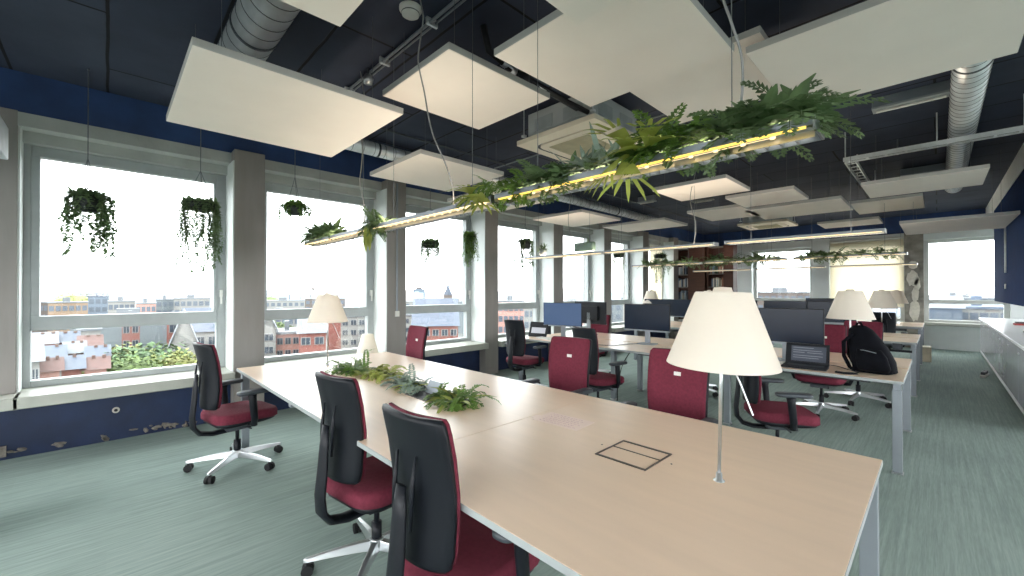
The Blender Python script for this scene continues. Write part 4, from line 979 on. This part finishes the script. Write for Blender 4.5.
# near brick quarter below the first window
bldg(14, 40, 362, 48, 8, CW, 'white house lowest at the left corner of first window', 'ridge', RW, 2, 3, 1.0)
bldg(34, 56, 344, 78, 6, BR2, 'pink brick house with pale pitched roof far left', 'ridge', RW, 3, 3, 1.3, chim=2)
bldg(57, 78, 342, 80, 6, BR, 'brick house with tall chimney pair left of the trees', 'ridge', SL, 3, 3, 1.2, chim=2)
bldg(80, 101, 346, 76, 6, BR2, 'pink brick house in the second row of roofs', 'ridge', RT, 3, 3, 1.2, chim=2)
bldg(45, 64, 357, 63, 5, CW, 'white house with slate roof among the brick ones', 'ridge', SL, 2, 3, 1.0, chim=1)
bldg(66, 84, 353, 66, 5, BR, 'brick house with pale roof in the middle of the roofs', 'ridge', RW, 2, 3, 1.1, chim=2)
bldg(88, 108, 357, 62, 5, BR2, 'brick house with slate roof next to the trees', 'ridge', SL, 2, 3, 1.0, chim=2)
bldg(40, 60, 371, 50, 5, BR2, 'small brick terrace at the bottom of first window', 'ridge', RT, 1, 3, .8, chim=2)
bldg(62, 82, 369, 51, 5, BR, 'slate roofed brick terrace at the bottom of first window', 'ridge', SL, 1, 3, .9, chim=1)
bldg(85, 107, 369, 51, 5, BR2, 'pink brick terrace end lowest beside the trees', 'ridge', RT, 1, 3, .8, chim=2)
bldg(78, 101, 331, 92, 10, CW, 'white rendered house behind the brick chimneys', 'flat', RW, 2, 2)
bldg(70, 190, 317, 125, 12, CG, 'long pale bluish blank wall building behind the trees', 'flat', RW, 0, 0)
bldg(122, 140, 320, 112, 6, BR, 'tall red brick house with white bays beyond the trees', 'flat', RW, 4, 2)
bldg(167, 181, 320, 112, 6, BR, 'narrow red brick tower house right in first window', 'flat', RW, 4, 1)
bldg(183, 218, 332, 100, 12, CW, 'white gable house with blue slate roof right in first window', 'ridge', SL, 1, 3, 4.5)
bldg(168, 200, 352, 78, 10, CW, 'white gabled barn roof behind the yellow tree', 'gable', RW, 0, 0, 6)
# second row
bldg(30, 48, 303, 210, 12, CB, 'brown block at left edge of first window upper row', 'flat', RW, 2, 4, frame=False)
bldg(48, 88, 303, 200, 14, CO, 'orange rendered apartment block in the first window', 'flat', RW, 3, 6, frame=False)
bldg(88, 108, 297, 230, 14, mat('render_slate', '55606c', .8), 'dark bluish block with gridded windows right of the orange one', 'flat', SL, 3, 3, frame=False)
bldg(108, 135, 302, 200, 14, CW, 'white balconied block in the middle of first window', 'flat', RW, 3, 5, frame=False)
bldg(136, 156, 304, 190, 14, BR2, 'low pinkish block right of the white balconied one', 'flat', RW, 2, 4, frame=False)
bldg(156, 174, 300, 220, 14, CG, 'pale bluish block left of the wide white balconied one', 'flat', RW, 3, 3, frame=False)
bldg(174, 210, 299, 200, 14, CW, 'wide white balconied block at right of the first window', 'flat', RW, 4, 6, frame=False)
# second window
bldg(262, 276, 330, 70, 8, CW, 'white gable house at left of second window', 'gable', RW, 2, 1, 2.5)
bldg(276, 300, 334, 72, 8, BR2, 'pink terrace with white windows in second window', 'flat', RW, 2, 3)
bldg(299, 326, 333, 62, 9, BR, 'brick house with white roof before the window lamp', 'ridge', RW, 1, 2, 2.6, chim=1)
bldg(327, 341, 318, 84, 9, BR, 'red brick flank wall right of the window lamp', 'flat', RT, 0, 0)
bldg(341, 366, 317, 84, 9, CW, 'white house with tall windows at right of second window', 'flat', RW, 3, 3)
bldg(262, 300, 315, 130, 10, CW, 'long white block under the rail of second window', 'flat', RW, 2, 6, frame=False)
bldg(264, 305, 301, 240, 14, CW, 'pale block row left in second window', 'flat', RW, 2, 7, frame=False)
bldg(305, 345, 299, 240, 14, CB, 'pale brown block row right in second window', 'flat', RW, 3, 7, frame=False)
# third window and on
bldg(413, 458, 326, 66, 14, BR, 'brick building with big blue slate roof in third window', 'ridge', SL, 1, 5, 4.2)
bldg(398, 413, 316, 90, 9, CW, 'white house left in the third window', 'flat', RW, 3, 1)
bldg(405, 440, 302, 230, 14, CW, 'pale block row in third window', 'flat', RW, 2, 6, frame=False)
bldg(440, 475, 302, 230, 14, CG, 'bluish block row in third window', 'flat', RW, 2, 6, frame=False)
bldg(498, 524, 302, 120, 14, BR2, 'red and white block in the fourth window', 'flat', RW, 4, 5, frame=False)
bldg(524, 545, 308, 120, 14, CW, 'white block in the fourth window', 'flat', RW, 3, 4, frame=False)
bldg(550, 600, 305, 140, 14, BR2, 'pinkish block in the fifth and sixth windows', 'flat', RW, 3, 8, frame=False)
bldg(600, 660, 303, 150, 14, CG, 'pale block in the farthest side windows', 'flat', RW, 3, 8, frame=False)
# far window side
MT = omat('industrial_blue', '8fa6c4', .6, var=.15, scale=.3)
bldg(745, 825, 293, 160, 20, CB, 'long low pinkish block in the white framed far window', 'flat', RW, 2, 12, frame=False)
bldg(915, 962, 308, 75, 16, MT, 'flat blue industrial roof left in the rightmost window', 'ridge', SL, 1, 5, 1.5, frame=False)
bldg(950, 1010, 309, 90, 16, CW, 'white and blue hall right in the rightmost window', 'flat', MT, 1, 6, frame=False)
bldg(915, 1020, 299, 170, 20, MT, 'long hazy blue hall behind in the rightmost window', 'flat', RW, 1, 12, frame=False)
# skyline blocks, distance haze painted into their pale colours
HZ1 = mat('skyline_haze_grey', 'a4a8ac', .9, var=.06, scale=.05); HZ2 = mat('skyline_haze_blue', '98a4b2', .9, var=.06, scale=.05); HZ3 = mat('skyline_haze_warm', 'a8a29e', .9, var=.06, scale=.05)
random.seed(12); GS = 'tiny pale blocks along the skyline'
sk0 = None
u = 20
while u < 1020:
    wd = random.uniform(9, 20)
    if not (660 < u < 740):
        rng = random.choice((440, 480, 520, 560)); a = at(u, 291, rng); b_ = at(u+wd, 291, rng); v = random.uniform(289.5, 293); top = at(u, v, rng).z
        mid = (a+b_)/2; t = thing('building', 'tiny pale block on the skyline', 'building', (mid.x, mid.y, GZ), math.atan2((b_-a).y, (b_-a).x), GS); w2 = (b_-a).length/2
        MB().box(-w2, w2, 0, 8, 0, top-GZ).build('walls', random.choice([HZ1, HZ2, HZ3]), t); MB().box(-w2*.5, w2*.2, 2, 6, top-GZ, top-GZ+1.2).build('roof_box', HZ2, t)
    u += wd*1.12
def tower(u0, u1, vt, rng, lab, m_, bands=10):
    a = at(u0, 291, rng); b_ = at(u1, 291, rng); mid = (a+b_)/2; top = at(u0, vt, rng).z; w2 = (b_-a).length/2
    t = thing('tower', lab, 'tower', (mid.x, mid.y, GZ), math.atan2((b_-a).y, (b_-a).x)); hh = top-GZ
    MB().box(-w2, w2, 0, 2*w2, 0, hh).build('shaft', m_, t); m = MB()
    for q in range(bands): z = hh*(.4+.6*q/bands); m.box(-w2-.1, w2+.1, -.12, 0, z, z+.8)
    m.build('floor_bands', CG, t); MB().box(-w2*.5, w2*.5, w2*.5, w2*1.5, hh, hh+3).build('roof_plant', CB, t)
TB = omat('tower_glass_blue', '9cc4ec', .3, var=.1)
tower(292, 302, 283, 700, 'blue glass high rise on the skyline of second window', TB)
tower(279, 290, 289, 660, 'low dark blue tower left of the high rise', TB)
tower(309, 316, 289, 720, 'small grey tower right of the blue high rise', CB)
tower(413, 425, 289, 700, 'wide bluish tower in the third window', TB)
p = at(448, 291, 420); t = thing('church_spire', 'thin church spire on the skyline of third window', 'church', (p.x, p.y, GZ)); zt = at(448, 283, 420).z-GZ
MB().box(-3, 3, -3, 3, 0, zt-12).build('tower_body', CB, t); MB().add([(-3, -3, zt-12), (3, -3, zt-12), (3, 3, zt-12), (-3, 3, zt-12), (0, 0, zt)], [(0, 1, 4), (1, 2, 4), (2, 3, 4), (3, 0, 4)]).build('spire', SL, t)
p = at(95, 291, 400); t = thing('dome', 'little blue pointed dome on the skyline of first window', 'building', (p.x, p.y, GZ)); zt = at(95, 283, 400).z-GZ
MB().box(-7, 7, -7, 7, 0, zt-7).build('drum', CG, t); MB().add([(-8, -8, zt-7), (8, -8, zt-7), (8, 8, zt-7), (-8, 8, zt-7), (0, 0, zt)], [(0, 1, 4), (1, 2, 4), (2, 3, 4), (3, 0, 4)]).build('dome_roof', SL, t)
def tree(u, vt, rng, r, lab, m_, n=2600):
    p = at(u, 291, rng); top = at(u, vt, rng).z; t = thing('tree', lab, 'tree', (p.x, p.y, GZ), 0, 'trees among the houses')
    h = top-GZ; MB().tube([(0, 0, 0), (0, 0, h-r)], [.4, .2], 8).build('trunk', CB, t); m = MB()
    for i in range(n):
        d = rdir(-.6, 1); q = Vector((0, 0, h-r))+Vector((d.x*r*1.25, d.y*r*1.25, d.z*r))*random.uniform(.75, 1.0)*(1+.15*math.sin(d.x*9)*math.cos(d.y*7))
        leaf(m, q, rdir(-.5, .8), r*.13, r*.10, .2, 2)
    m.build('crown', m_, t)
    k_ = MB().loft([[Vector((r*.95*1.2*math.cos(a)*math.cos(e), r*.95*1.2*math.sin(a)*math.cos(e), h-r+r*.8*math.sin(e))) for a in [2*PI*q/14 for q in range(14)]] for e in [R(x) for x in (-80, -50, -20, 10, 40, 70, 85)]]).build('inner_crown', m_, t)
T1 = omat('tree_green', 'a4c468', .8, var=.3, scale=.6); T2 = omat('tree_yellow', 'd2d878', .8, var=.25, scale=.6); T3 = omat('tree_deep', '86b06e', .8, var=.3, scale=.6)
tree(124, 346, 66, 4.2, 'yellowish tree left of the green one below first window', T2)
tree(150, 345, 62, 4.5, 'deep green tree in the middle below first window', T3)
tree(182, 352, 56, 3.4, 'yellow tree right, just behind the window chair', T2)
tree(135, 356, 54, 3.0, 'mid green tree lowest below first window', T1)
tree(275, 322, 85, 3.2, 'green tree between white houses in second window', T1)
tree(75, 292, 330, 9, 'distant round green tree on the skyline of first window', T2, 500)
tree(270, 295, 330, 6, 'distant small green tree beside the dark blue tower', T1, 400)
